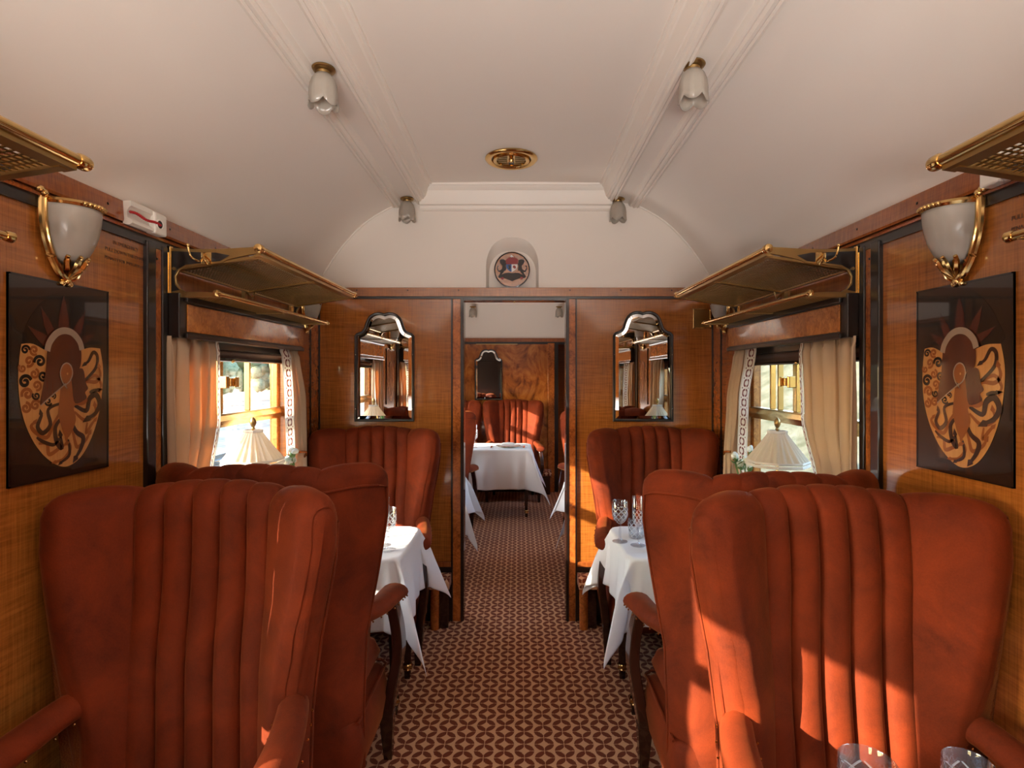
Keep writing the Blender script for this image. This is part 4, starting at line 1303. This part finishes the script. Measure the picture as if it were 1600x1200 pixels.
    for sg in (-1, 1):
        pth = catmull([(sg * 0.272, -0.175, 0.690), (sg * 0.296, -0.24, 0.684), (sg * 0.320, -0.35, 0.668), (sg * 0.333, -0.45, 0.662), (sg * 0.338, -0.52, 0.654), (sg * 0.338, -0.550, 0.644)], 5)
        rings = []
        n = len(pth)
        for i, p in enumerate(pth):
            f = i / (n - 1)
            a = 0.040 + 0.014 * smooth01(f); b = 0.036
            if f > 0.86:
                q = sqrt(max(0.03, 1 - ((f - 0.86) / 0.145) ** 2)); a *= q; b *= q
            rings.append([(p[0] + a * cos(th) * (1), p[1], p[2] + b * sin(th) * (1 if sin(th) > 0 else 0.9)) for th in [2 * pi * k / 16 for k in range(16)]])
        ap = MB().loft(rings).obj('arm_pad', 'velvet', t, smooth=60)
        st = MB()
        for k in range(8):
            p = pth[int((0.15 + 0.1 * k) * (n - 1))]
            for side in (-1, 1):
                st.sphere((p[0] + side * 0.049, p[1], p[2] - 0.016), 0.0036, 6, 4)
        tag(st.obj('nail_heads', 'brass', ap), kind='stuff')
        pp = catmull([(sg * 0.336, -0.490, 0.630), (sg * 0.352, -0.515, 0.52), (sg * 0.356, -0.520, 0.42), (sg * 0.338, -0.500, 0.30), (sg * 0.322, -0.490, 0.19)], 5)
        n = len(pp)
        MB().loft([[(p[0] + dx * 0.020, p[1] + dy * (0.030 + 0.012 * sin(pi * i / (n - 1))), p[2]) for dx, dy in ((-1, -1), (1, -1), (1, 1), (-1, 1))] for i, p in enumerate(pp)]).obj('arm_post', 'mahogany', t, smooth=30, bevel=0.004)
        for yy, nm in ((-0.490, 'front'), (-0.105, 'rear')):
            k = -1 if nm == 'front' else 1
            x = sg * (0.318 if nm == 'front' else 0.25)
            MB().loft([[(x + dx * r, yy + k * sh + dy * r, z) for dx, dy in ((-1, -1), (1, -1), (1, 1), (-1, 1))] for z, r, sh in ((0.0, 0.016, 0.02), (0.09, 0.021, 0.006), (0.20, 0.028, 0.0))]).obj('leg', 'mahogany', t, smooth=30, bevel=0.003)
    return t
CH = make_chair('rust velvet fluted wingback chair facing the camera, front left foreground')
CH.location = (-0.847, 1.655, 0)
CH.scale = (0.985, 1, 1.012)
CH.rotation_euler = (0, 0, 0)
dup(CH, (0.848, 1.575, 0), math.radians(-2.5), 'sunlit rust velvet fluted wingback chair facing the camera, front right foreground')
dup(CH, (-0.834, 1.745, 0), pi, 'dark wingback chair with its back to the camera behind the left foreground chair', scale=(1.025, 1, 1.02))
dup(CH, (0.822, 1.665, 0), pi, 'wingback chair with its back to the camera behind the right foreground chair', scale=(1, 1, 1.012))
dup(CH, (-0.838, 3.49, 0), 0, 'rust wingback chair against the partition under the left mirror', scale=(1, 1, 1))
dup(CH, (0.815, 3.50, 0), 0, 'shaded wingback chair against the partition under the right mirror', scale=(1, 1, 1))
dup(CH, (-0.055, 7.30, 0), 0, 'partly sunlit wingback chair at the far wall seen through the doorway', scale=(1, 1, 1))
dup(CH, (-0.845, 7.30, 0), 0, 'wingback chair at the far wall partly hidden by the left door jamb', scale=(1, 1, 1))
dup(CH, (-0.760, 4.86, 0), pi, 'wingback chair just beyond the doorway at the left jamb, back turned', scale=(1, 1, 1))
dup(CH, (0.790, 4.95, 0), pi, 'wingback chair beyond the doorway, only its arm showing at the right jamb', scale=(1, 1, 1))

# ------------------------------------------------------------------ tables and cloths
def table(x_wall, sgn, L, y0, y1, H, label, legs_y=None):
    t = thing('dining_table', label, 'table', (x_wall, (y0 + y1) / 2, 0), 0, 'small carriage dining tables')
    E = lambda e: -sgn * e
    h = (y1 - y0) / 2
    pts = [(E(0), -h), (E(L - 0.07), -h)]
    for k in range(1, 6):
        a = -pi / 2 + pi / 2 * k / 5; pts.append((E(L - 0.07 + 0.07 * cos(a)), -h + 0.07 + 0.07 * sin(a)))
    for k in range(6):
        a = pi / 2 * k / 5; pts.append((E(L - 0.07 + 0.07 * cos(a)), h - 0.07 + 0.07 * sin(a)))
    pts += [(E(0), h)]
    MB().prism(pts, 'z', H - 0.03, H).obj('tabletop', 'mahogany', t, smooth=30)
    MB().box(E(0.02), E(L - 0.08), -h + 0.05, -h + 0.07, H - 0.10, H - 0.03).box(E(0.02), E(L - 0.08), h - 0.07, h - 0.05, H - 0.10, H - 0.03).box(E(L - 0.10), E(L - 0.08), -h + 0.05, h - 0.05, H - 0.10, H - 0.03).obj('apron', 'mahogany', t, smooth=0)
    for e in (L - 0.04, 0.10):
        for yy in legs_y or (-h + 0.13, h - 0.08):
            lg = MB().loft([[(E(e) + dx * r, yy + dy * r, z) for dx, dy in ((-1, -1), (1, -1), (1, 1), (-1, 1))] for z, r in ((0.0, 0.014), (0.02, 0.015), (0.055, 0.0145), (0.30, 0.021), (0.62, 0.029), (H - 0.03, 0.029))]).obj('leg', 'mahogany', t, smooth=30, bevel=0.003)
            MB().lathe([(0.021, 0.045), (0.024, 0.050), (0.021, 0.055), (0.021, 0.066), (0.024, 0.071), (0.021, 0.076)], 14, (E(e), yy, 0)).obj('ferrule', 'brass', lg)
    return t
def drape(x_wall, sgn, L, y0, y1, H, oh, label, seed=0, fin=0.50, nx=None, oh_aisle=None):
    """linen cloth: flat top, hanging sides and pointed corner folds"""
    rnd = random.Random(seed)
    ph = [rnd.random() * 6.28 for _ in range(6)]
    t = thing('tablecloth', label, 'tablecloth', (x_wall, (y0 + y1) / 2, H), 0, 'white linen tablecloths')
    h = (y1 - y0) / 2
    R = 0.07
    ohx = oh_aisle or oh
    rb = 0.012
    def hang(d):
        """arc then vertical: returns (outward, drop)"""
        if d < rb * pi / 2: return rb * sin(d / rb), rb * (1 - cos(d / rb))
        return rb, rb + d - rb * pi / 2
    def fn(u, v):
        a = u * (L + ohx)
        b = (v * 2 - 1) * (h + oh)
        sb = 1 if b >= 0 else -1
        ab = abs(b)
        da, db = a - (L - R), ab - (h - R)
        if da <= 0 and ab <= h or db <= 0 and a <= L:
            return (-sgn * a, b, 0.003 + 0.0015 * sin(9 * a + ph[0]) * sin(11 * b + ph[1]))
        if da > 0 and db > 0:
            r = hypot(da, db) - R
            th = atan2(db, da)
            if r <= 0: return (-sgn * a, b, 0.003)
            k = th / (pi / 2)
            o_, dr = hang(r)
            f = sin(pi * k)
            # two-lobed corner fold
            out = o_ + r * fin * f ** 1.3 + 0.03 * min(1, r / 0.15) * sin(4 * pi * k + ph[2]) * f
            side = 0.055 * min(1, r / 0.2) * sin(2 * pi * k) * f
            drop = sqrt(max(1e-6, dr * dr - (r * fin * f ** 1.3) ** 2 * 0.9)) if r > rb * 2 else dr
            dx, dy = cos(th), sin(th)
            dxx = dx * 0.35 + 0.65 * cos(pi / 4); dyy = dy * 0.35 + 0.65 * sin(pi / 4)
            if r < 0.02: dxx, dyy = dx, dy
            x = (L - R) + R * dx + out * dxx - side * dyy
            y = (h - R) + R * dy + out * dyy + side * dxx
            return (-sgn * x, sb * y, 0.003 - drop)
        if da > 0 and db <= 0:
            o_, dr = hang(a - L)
            q = smooth01(dr / 0.25) * (1 - smooth01((ab - (h - R - 0.10)) / 0.10)) if h - R > 0.1 else 0
            wv = 0.018 * q * (1 + sin(16 * b + ph[3]))
            return (-sgn * (L + o_ + wv), b, 0.003 - dr)
        o_, dr = hang(ab - h)
        q = smooth01(dr / 0.25) * (1 - smooth01((a - (L - R - 0.12)) / 0.12))
        wv = 0.022 * q * (1 + sin(15 * a + ph[4] + sb) + 0.5 * sin(31 * a + ph[5]))
        return (-sgn * a, sb * (h + o_ + wv), 0.003 - dr)
    MB().grid(fn, 110, 130).obj('cloth', 'table_linen', t, fix=False, smooth=180, solid=0.0015)
    return t
TY0, TY1, TH = 2.42, 2.93, 0.75
table(-HW, -1, 0.740, TY0, TY1, TH, 'mahogany dining table under the white cloth by the left window')
table(HW, 1, 0.742, TY0, TY1, TH, 'mahogany dining table under the white cloth by the right window')
drape(-HW + 0.005, -1, 0.742, TY0, TY1, TH, 0.32, 'bright sunlit white tablecloth on the left window table', 3, 0.42)
drape(HW - 0.005, 1, 0.745, TY0, TY1, TH, 0.30, 'white tablecloth in shade on the right window table', 8, 0.40)
table(HW, 1, 0.775, 0.46, 0.98, TH, 'table at the bottom right edge in front of the sunlit chair')
drape(HW - 0.005, 1, 0.775, 0.46, 0.98, TH, 0.3, 'white cloth on the table at the bottom right edge', 5)
table(-HW, -1, 0.80, 4.15, 4.65, TH, 'first table beyond the doorway at the left jamb')
drape(-HW + 0.005, -1, 0.80, 4.15, 4.65, TH, 0.36, 'tablecloth corner just beyond the left door jamb', 11)
table(HW, 1, 0.80, 4.20, 4.70, TH, 'first table beyond the doorway at the right jamb')
drape(HW - 0.005, 1, 0.80, 4.20, 4.70, TH, 0.36, 'sliver of tablecloth beyond the right door jamb', 12)
table(-HW, -1, 1.39, 5.95, 6.50, TH, 'long table in the next room in front of the far chairs')
drape(-HW + 0.005, -1, 1.39, 5.95, 6.50, TH, 0.43, 'long white tablecloth on the far table seen through the doorway', 21, 0.5)

# ------------------------------------------------------------------ table lamps, flowers, glasses
def table_lamp(x, y, z, label):
    t = thing('table_lamp', label, 'table lamp', (x, y, z), 0, 'pleated table lamps by the windows')
    MB().lathe([(0.0001, 0.0), (0.062, 0.0), (0.064, 0.008), (0.050, 0.016), (0.030, 0.024), (0.016, 0.040), (0.010, 0.07), (0.013, 0.10), (0.020, 0.14), (0.016, 0.19), (0.009, 0.24), (0.009, 0.30), (0.014, 0.31), (0.014, 0.34), (0.006, 0.36), (0.0055, 0.555)], 20).obj('base', 'brass', t)
    zb, zt_ = 0.405, 0.545
    n = 8 * 18
    def oct_r(a):
        k = (a + pi / 8) % (pi / 4) - pi / 8
        return 1 / cos(k)
    rings = []
    for j in range(13):
        f = j / 12
        rr = 0.117 + (0.034 - 0.117) * f
        zz = zb + 0.016 + (zt_ - zb - 0.016) * f - 0.003 * sin(pi * f)
        ring = []
        for i in range(n):
            a = 2 * pi * i / n
            pl = 1 + 0.035 * sin(a * 24) * (0.4 + 0.6 * sin(pi * min(1, f * 1.1 + 0.1)))
            r = rr * oct_r(a) * pl
            ring.append((r * cos(a), r * sin(a), zz + 0.004 * sin(a * 24) * (1 - f)))
        rings.append(ring)
    MB().loft(rings, True, False, False).obj('pleated_shade', 'shade_silk', t, smooth=80, fix=False)
    def band(r, z0, z1, name):
        rings = []
        for rr, zz in ((r, z0), (r + 0.002, z0 + 0.001), (r + 0.003, (z0 + z1) / 2), (r + 0.001, z1), (r - 0.002, z1)):
            rings.append([((rr + 0.0012 * (i % 2)) * oct_r(2 * pi * i / n) * cos(2 * pi * i / n), (rr + 0.0012 * (i % 2)) * oct_r(2 * pi * i / n) * sin(2 * pi * i / n), zz) for i in range(n)])
        MB().loft(rings, True, False, False).obj(name, 'shade_trim', t, smooth=50)
    band(0.1175, zb - 0.006, zb + 0.007, 'fringe')
    band(0.118, zb + 0.010, zb + 0.020, 'gimp_trim')
    band(0.0345, zt_ - 0.004, zt_ + 0.008, 'top_trim')
    MB().lathe([(0.006, 0.553), (0.009, 0.558), (0.006, 0.565), (0.010, 0.572), (0.0135, 0.582), (0.0125, 0.594), (0.007, 0.604), (0.0001, 0.610)], 16).obj('acorn_finial', 'brass_dull', t)
    return t
TT = TH + 0.004
table_lamp(-1.162, 2.475, TT, 'cream pleated lamp in the sun on the left window table')
table_lamp(1.152, 2.44, TT, 'cream pleated lamp with fringe on the right window table')

def flowers(x, y, z, label, seed, buds):
    rnd = random.Random(seed)
    t = thing('flower_vase', label, 'flowers', (x, y, z), 0, 'bud vases of white flowers')
    MB().lathe([(0.0001, 0.0), (0.032, 0.0), (0.036, 0.03), (0.034, 0.10), (0.026, 0.17), (0.022, 0.21), (0.026, 0.225)], 20).obj('vase', 'clear_glass', t)
    for k in range(9):
        a = rnd.random() * 6.28; rr = 0.012 + 0.05 * rnd.random(); hz = 0.360 + 0.09 * rnd.random()
        c = (rr * cos(a), rr * sin(a), hz)
        MB().tube(catmull([(0.01 * cos(a), 0.01 * sin(a), 0.03), (0.014 * cos(a), 0.014 * sin(a), 0.2), (c[0], c[1], c[2] - 0.012)], 4), 0.0025, 6).obj('stem', 'leaf', t)
        if k < 6:
            f = MB()
            s = 0.014 if buds else 0.023
            for q in range(7):
                b = q * 0.9 + a
                lean_ = 0.55 if q < 4 else 0.2
                f.sphere((c[0] + s * lean_ * cos(b), c[1] + s * lean_ * sin(b), c[2] + (0.006 if q >= 4 else 0)), s * 0.75, 8, 6, (0.9, 0.9, 1.35 if buds else 0.75))
            f.obj('bloom', 'petal', t)
            cal = MB().sphere((c[0], c[1], c[2] - s * 0.8), s * 0.62, 8, 5)
            cal.obj('calyx', 'leaf', t)
        lf = MB()
        for q in range(3):
            b = a + q * 2.1 + rnd.random()
            l = 0.035 + 0.02 * rnd.random()
            p0 = Vector((c[0] * 0.8, c[1] * 0.8, c[2] - 0.03)); d = Vector((cos(b), sin(b), 0.75)).normalized(); sd = Vector((-sin(b), cos(b), 0)) * 0.011
            lf.add([p0, p0 + d * l * 0.5 + sd, p0 + d * l, p0 + d * l * 0.5 - sd], [(0, 1, 2, 3)])
        lf.obj('leaves', 'leaf', t, fix=False, solid=0.0006)
    return t
flowers(-1.075, 2.63, TT, 'small vase of white blooms and leaves beside the left lamp', 4, False)
flowers(1.10, 2.64, TT, 'small vase of pale green tipped buds beside the right lamp', 9, True)

def glass(kind, x, y, z, label, s=1.0, group='cut crystal glasses', wide=1.0):
    nm = {'goblet': 'wine_goblet', 'flute': 'champagne_flute', 'tumbler': 'water_tumbler'}[kind]
    t = thing(nm, label, 'glass', (x, y, z), 0, group)
    if kind == 'tumbler':
        P = [(0.001, 0.003), (0.030, 0.002), (0.034, 0.006), (0.037, 0.05), (0.039, 0.092), (0.0375, 0.092), (0.035, 0.05), (0.031, 0.012), (0.001, 0.011)]
        bowl, stem = P, None
    else:
        if kind == 'goblet': hb, rb, ht = 0.090, 0.038, 0.195
        else: hb, rb, ht = 0.092, 0.027, 0.235
        bowl = [(0.004, hb - 0.006), (rb * 0.45, hb + 0.002), (rb * 0.82, hb + 0.018), (rb * 0.98, hb + 0.034), (rb, hb + 0.05), (rb, ht - 0.002), (rb - 0.0012, ht), (rb - 0.0022, ht - 0.002), (rb - 0.0024, hb + 0.05), (rb * 0.75, hb + 0.02), (0.001, hb + 0.006)]
        stem = [(0.001, 0.001), (0.036, 0.001), (0.036, 0.003), (0.012, 0.009), (0.006, 0.018), (0.0045, 0.035), (0.006, 0.05), (0.0045, 0.065), (0.007, hb - 0.004), (0.001, hb - 0.002)]
    m = MB()
    n = 28
    bowl = [(r * s * wide, q * s) for r, q in bowl]
    zmax = max(q for _, q in bowl); zmin = min(q for _, q in bowl)
    L = len(bowl) - 1
    m.grid(lambda u, v: (bowl[round(v * L)][0] * cos(2 * pi * u), bowl[round(v * L)][0] * sin(2 * pi * u), bowl[round(v * L)][1]), n, L,
           lambda u, v: (u, (bowl[round(v * L)][1] - zmin) / 0.045 / 1.0))
    m.obj('bowl', 'cut_crystal', t, smooth=60, fix=False)
    if stem:
        MB().lathe([(r * s, q * s) for r, q in stem], 20).obj('stem', 'clear_glass', t)
    return t
glass('goblet', -0.575, 2.53, TT, 'cut crystal goblet at the aisle end of the sunlit left table', 0.98)
glass('flute', -0.612, 2.60, TT, 'tall cut flute behind the goblet on the left table', 0.95)
glass('tumbler', -0.655, 2.50, TT, 'short tumbler beside the goblet on the left table', 1.0)
glass('goblet', 0.502, 2.66, TT, 'cut crystal goblet nearest the aisle on the right table', 1.0)
glass('flute', 0.575, 2.60, TT, 'tall cut flute in the middle of the right table glasses', 0.97)
glass('tumbler', 0.590, 2.72, TT, 'short cut tumbler behind the flute on the right table', 1.0)
glass('tumbler', 0.665, 2.74, TT, 'short cut tumbler next to the chair edge on the right table', 1.0)
glass('goblet', 0.574, 0.885, TT, 'large glass rim at the bottom edge in front of the sunlit chair', 0.94, wide=1.2)
glass('goblet', 0.742, 0.895, TT, 'smaller glass rim at the bottom edge near the chair arm', 0.90, wide=1.05)
def shaker(x, y, z, label):
    t = thing('salt_shaker', label, 'shaker', (x, y, z), 0)
    MB().lathe([(0.0001, 0), (0.014, 0.0), (0.012, 0.006), (0.016, 0.02), (0.014, 0.045), (0.010, 0.05)], 16).obj('body', 'chrome', t)
    MB().lathe([(0.0115, 0.05), (0.012, 0.056), (0.008, 0.066), (0.0001, 0.069)], 16).obj('cap', 'chrome', t)
shaker(0.620, 2.52, TT, 'small silver salt shaker at the edge of the right table')
shaker(0.650, 2.54, TT, 'silver pepper shaker beside the salt on the right table')
glass('goblet', -0.47, 6.10, TT, 'goblet on the far table seen through the doorway', 1.0)
glass('flute', -0.475, 6.25, TT, 'flute behind the goblet on the far table', 1.0)
glass('tumbler', -0.545, 6.12, TT, 'wide tumbler left of the goblet on the far table', 1.05)
t = thing('plate', 'white plate on the far table seen through the doorway', 'plate', (-0.10, 6.16, TT))
MB().lathe([(0.0001, 0.004), (0.085, 0.004), (0.10, 0.008), (0.135, 0.016), (0.136, 0.019), (0.10, 0.012), (0.085, 0.009), (0.0001, 0.009)], 36).obj('dish', 'porcelain', t)
MB().lathe([(0.134, 0.0185), (0.137, 0.0195), (0.137, 0.016)], 36).obj('rim_line', 'brass', t)
t = thing('folded_napkin', 'folded white napkin on the plate of the far table', 'napkin', (-0.10, 6.16, TT + 0.016))
MB().grid(lambda u, v: ((u - 0.5) * 0.15, (v - 0.5) * 0.10, 0.012 + 0.014 * sin(pi * u) ** 0.5 * (0.7 + 0.3 * sin(8 * v))), 16, 10).obj('cloth', 'napkin_linen', t, solid=0.01, fix=False)
for k, (x, lab) in enumerate(((-0.285, 'table knife left of the plate on the far table'), (0.075, 'table fork right of the plate on the far table'))):
    t = thing('table_knife' if k == 0 else 'table_fork', lab, 'cutlery', (x, 6.14, TT + 0.002))
    MB().box(-0.006, 0.006, -0.10, 0.01, 0, 0.004).obj('handle', 'chrome', t, smooth=0, bevel=0.001)
    MB().box(-0.009, 0.009, 0.01, 0.10, 0, 0.002).obj('blade' if k == 0 else 'tines', 'chrome', t, smooth=0)

# ------------------------------------------------------------------ carpeted step boxes beside the doorway
def step_box(x0, x1, yw, label, d=0.13, sgn=-1):
    t = thing('foot_heater_box', label, 'step box', ((x0 + x1) / 2, yw, 0), 0, 'carpet topped heater boxes')
    h = (x1 - x0) / 2
    MB().box(-h * 0.86, h * 0.86, -d * 0.8, -0.002, 0, 0.245).obj('box', 'mahogany', t, smooth=0, bevel=0.006)
    MB().tube([(-h * 0.5, -d * 0.80, 0.0), (-h * 0.5, -d * 0.80, 0.245)], 0.028, 12).obj('corner_post', 'burl', t)
    prof = [(-0.002, 0.245), (-d * 0.95, 0.245), (-d, 0.262), (-d * 0.96, 0.284), (-d * 0.80, 0.300), (-d * 0.4, 0.306), (-0.002, 0.306)]
    MB().prism(prof, 'x', -h, h).obj('carpet_pad', 'carpet', t, smooth=60)
step_box(-0.525, -0.405, YE - 0.012, 'carpet topped heater box left of the doorway beneath the partition')
step_box(0.385, 0.505, YE - 0.012, 'carpet topped heater box right of the doorway, catching sun')
step_box(0.22, 0.44, YF1 - 0.012, 'carpet topped heater box at the far wall in the next room', 0.22)

# ------------------------------------------------------------------ outdoors
GZ = -1.15
def ground(name, x0, x1, z, mat, nx=30, ny=60, amp=0.04):
    rnd = random.Random(len(name))
    m = MB().grid(lambda u, v: (x0 + (x1 - x0) * u, -60 + 240 * v, z + amp * sin(17 * u + 31 * v) * sin(23 * v - 9 * u)), nx, ny)
    return tag(m.obj(name, mat, None, smooth=60, fix=False), kind='structure')
ground('ground_left', -1.5, -60, GZ, 'gravel')
ground('ground_under', -1.7, 1.7, GZ - 0.05, 'ballast', 6, 40, 0)
m = MB().grid(lambda u, v: (1.5 + 26 * u, -60 + 240 * v, GZ + (0 if u < 0.12 else 5.2 * smooth01((u - 0.12) / 0.5)) + 0.05 * sin(40 * u + 50 * v)), 50, 90)
tag(m.obj('ground_right', 'dry_grass', None, smooth=60, fix=False), kind='structure')
def track(xc, label):
    t = thing('railway_track', label, 'railway track', (xc, 5, GZ))
    MB().prism([(-1.9, 0.0), (-1.45, 0.16), (1.45, 0.16), (1.9, 0.0)], 'y', -60, 150).obj('ballast_bed', 'ballast', t, smooth=0)
    s = MB()
    for k in range(290):
        y = -58 + k * 0.7
        s.box(-1.25, 1.25, y, y + 0.25, 0.12, 0.23)
    tag(s.obj('sleepers', 'sleeper', t, smooth=0), kind='stuff')
    for x in (-0.74, 0.74):
        MB().prism([(x - 0.065, 0.23), (x + 0.065, 0.23), (x + 0.012, 0.26), (x + 0.012, 0.34), (x + 0.035, 0.35), (x + 0.035, 0.385), (x - 0.035, 0.385), (x - 0.035, 0.35), (x - 0.012, 0.34), (x - 0.012, 0.26)], 'y', -60, 150).obj('rail', 'rail_steel', t, smooth=0)
track(-4.2, 'railway track beside the carriage seen through the left window')
track(-8.0, 'second railway track farther out through the left window')
t = thing('lineside_fence', 'white lineside fence beyond the tracks through the left window', 'fence', (-14, 5, GZ))
for k in range(40):
    y = -10 + k * 2.5
    MB().box(-0.05, 0.05, y - 0.05, y + 0.05, 0, 1.1).obj('post', 'fence_white', t, smooth=0)
for z in (0.55, 1.0):
    MB().box(-0.03, 0.03, -10, 88, z - 0.06, z + 0.06).obj('rail', 'fence_white', t, smooth=0)
def tree(x, y, h, r, mat, label, seed):
    rnd = random.Random(seed)
    t = thing('lineside_tree', label, 'tree', (x, y, GZ), 0, 'lineside trees')
    MB().tube([(0, 0, 0), (0.1, 0, h * 0.3), (0.05, 0.1, h * 0.7)], [0.22, 0.16, 0.06], 8).obj('trunk', 'bark', t)
    c = MB()
    for k in range(90):
        a = rnd.random() * 6.28; q = rnd.random() ** 0.5 * r * 0.85; zz = h * (0.22 + 0.74 * rnd.random())
        s_ = r * (0.13 + 0.13 * rnd.random()) * (1.15 - 0.7 * abs(zz / h - 0.5))
        o = len(c.v)
        c.sphere((q * cos(a), q * sin(a), zz), s_, 9, 6)
        for i in range(o, len(c.v)):
            p = Vector(c.v[i]); j = 0.22 * s_
            c.v[i] = (p.x + rnd.uniform(-j, j), p.y + rnd.uniform(-j, j), p.z + rnd.uniform(-j, j))
    tag(c.obj('crown', mat, t, smooth=180), kind='stuff')
k = 0
TL = ['tree beyond the tracks in the left window, %s of the far line' % w for w in ('first', 'second', 'third', 'fourth', 'fifth', 'sixth', 'seventh', 'eighth', 'ninth', 'tenth', 'eleventh', 'twelfth', 'thirteenth')]
for x, y in ((-27, 14), (-29, 22.5), (-27, 31), (-30, 39.5), (-28, 48), (-31, 57), (-29, 66), (-32, 75), (-30, 85), (-33, 95), (-30, 105), (-34, 116), (-31, 128)):
    tree(x, y, 6.6 + (k * 37 % 10) * 0.12, 3.3, 'foliage' if k % 2 else 'foliage_pale', ('dark' if k % 2 else 'pale') + ' green ' + TL[k], 100 + k); k += 1
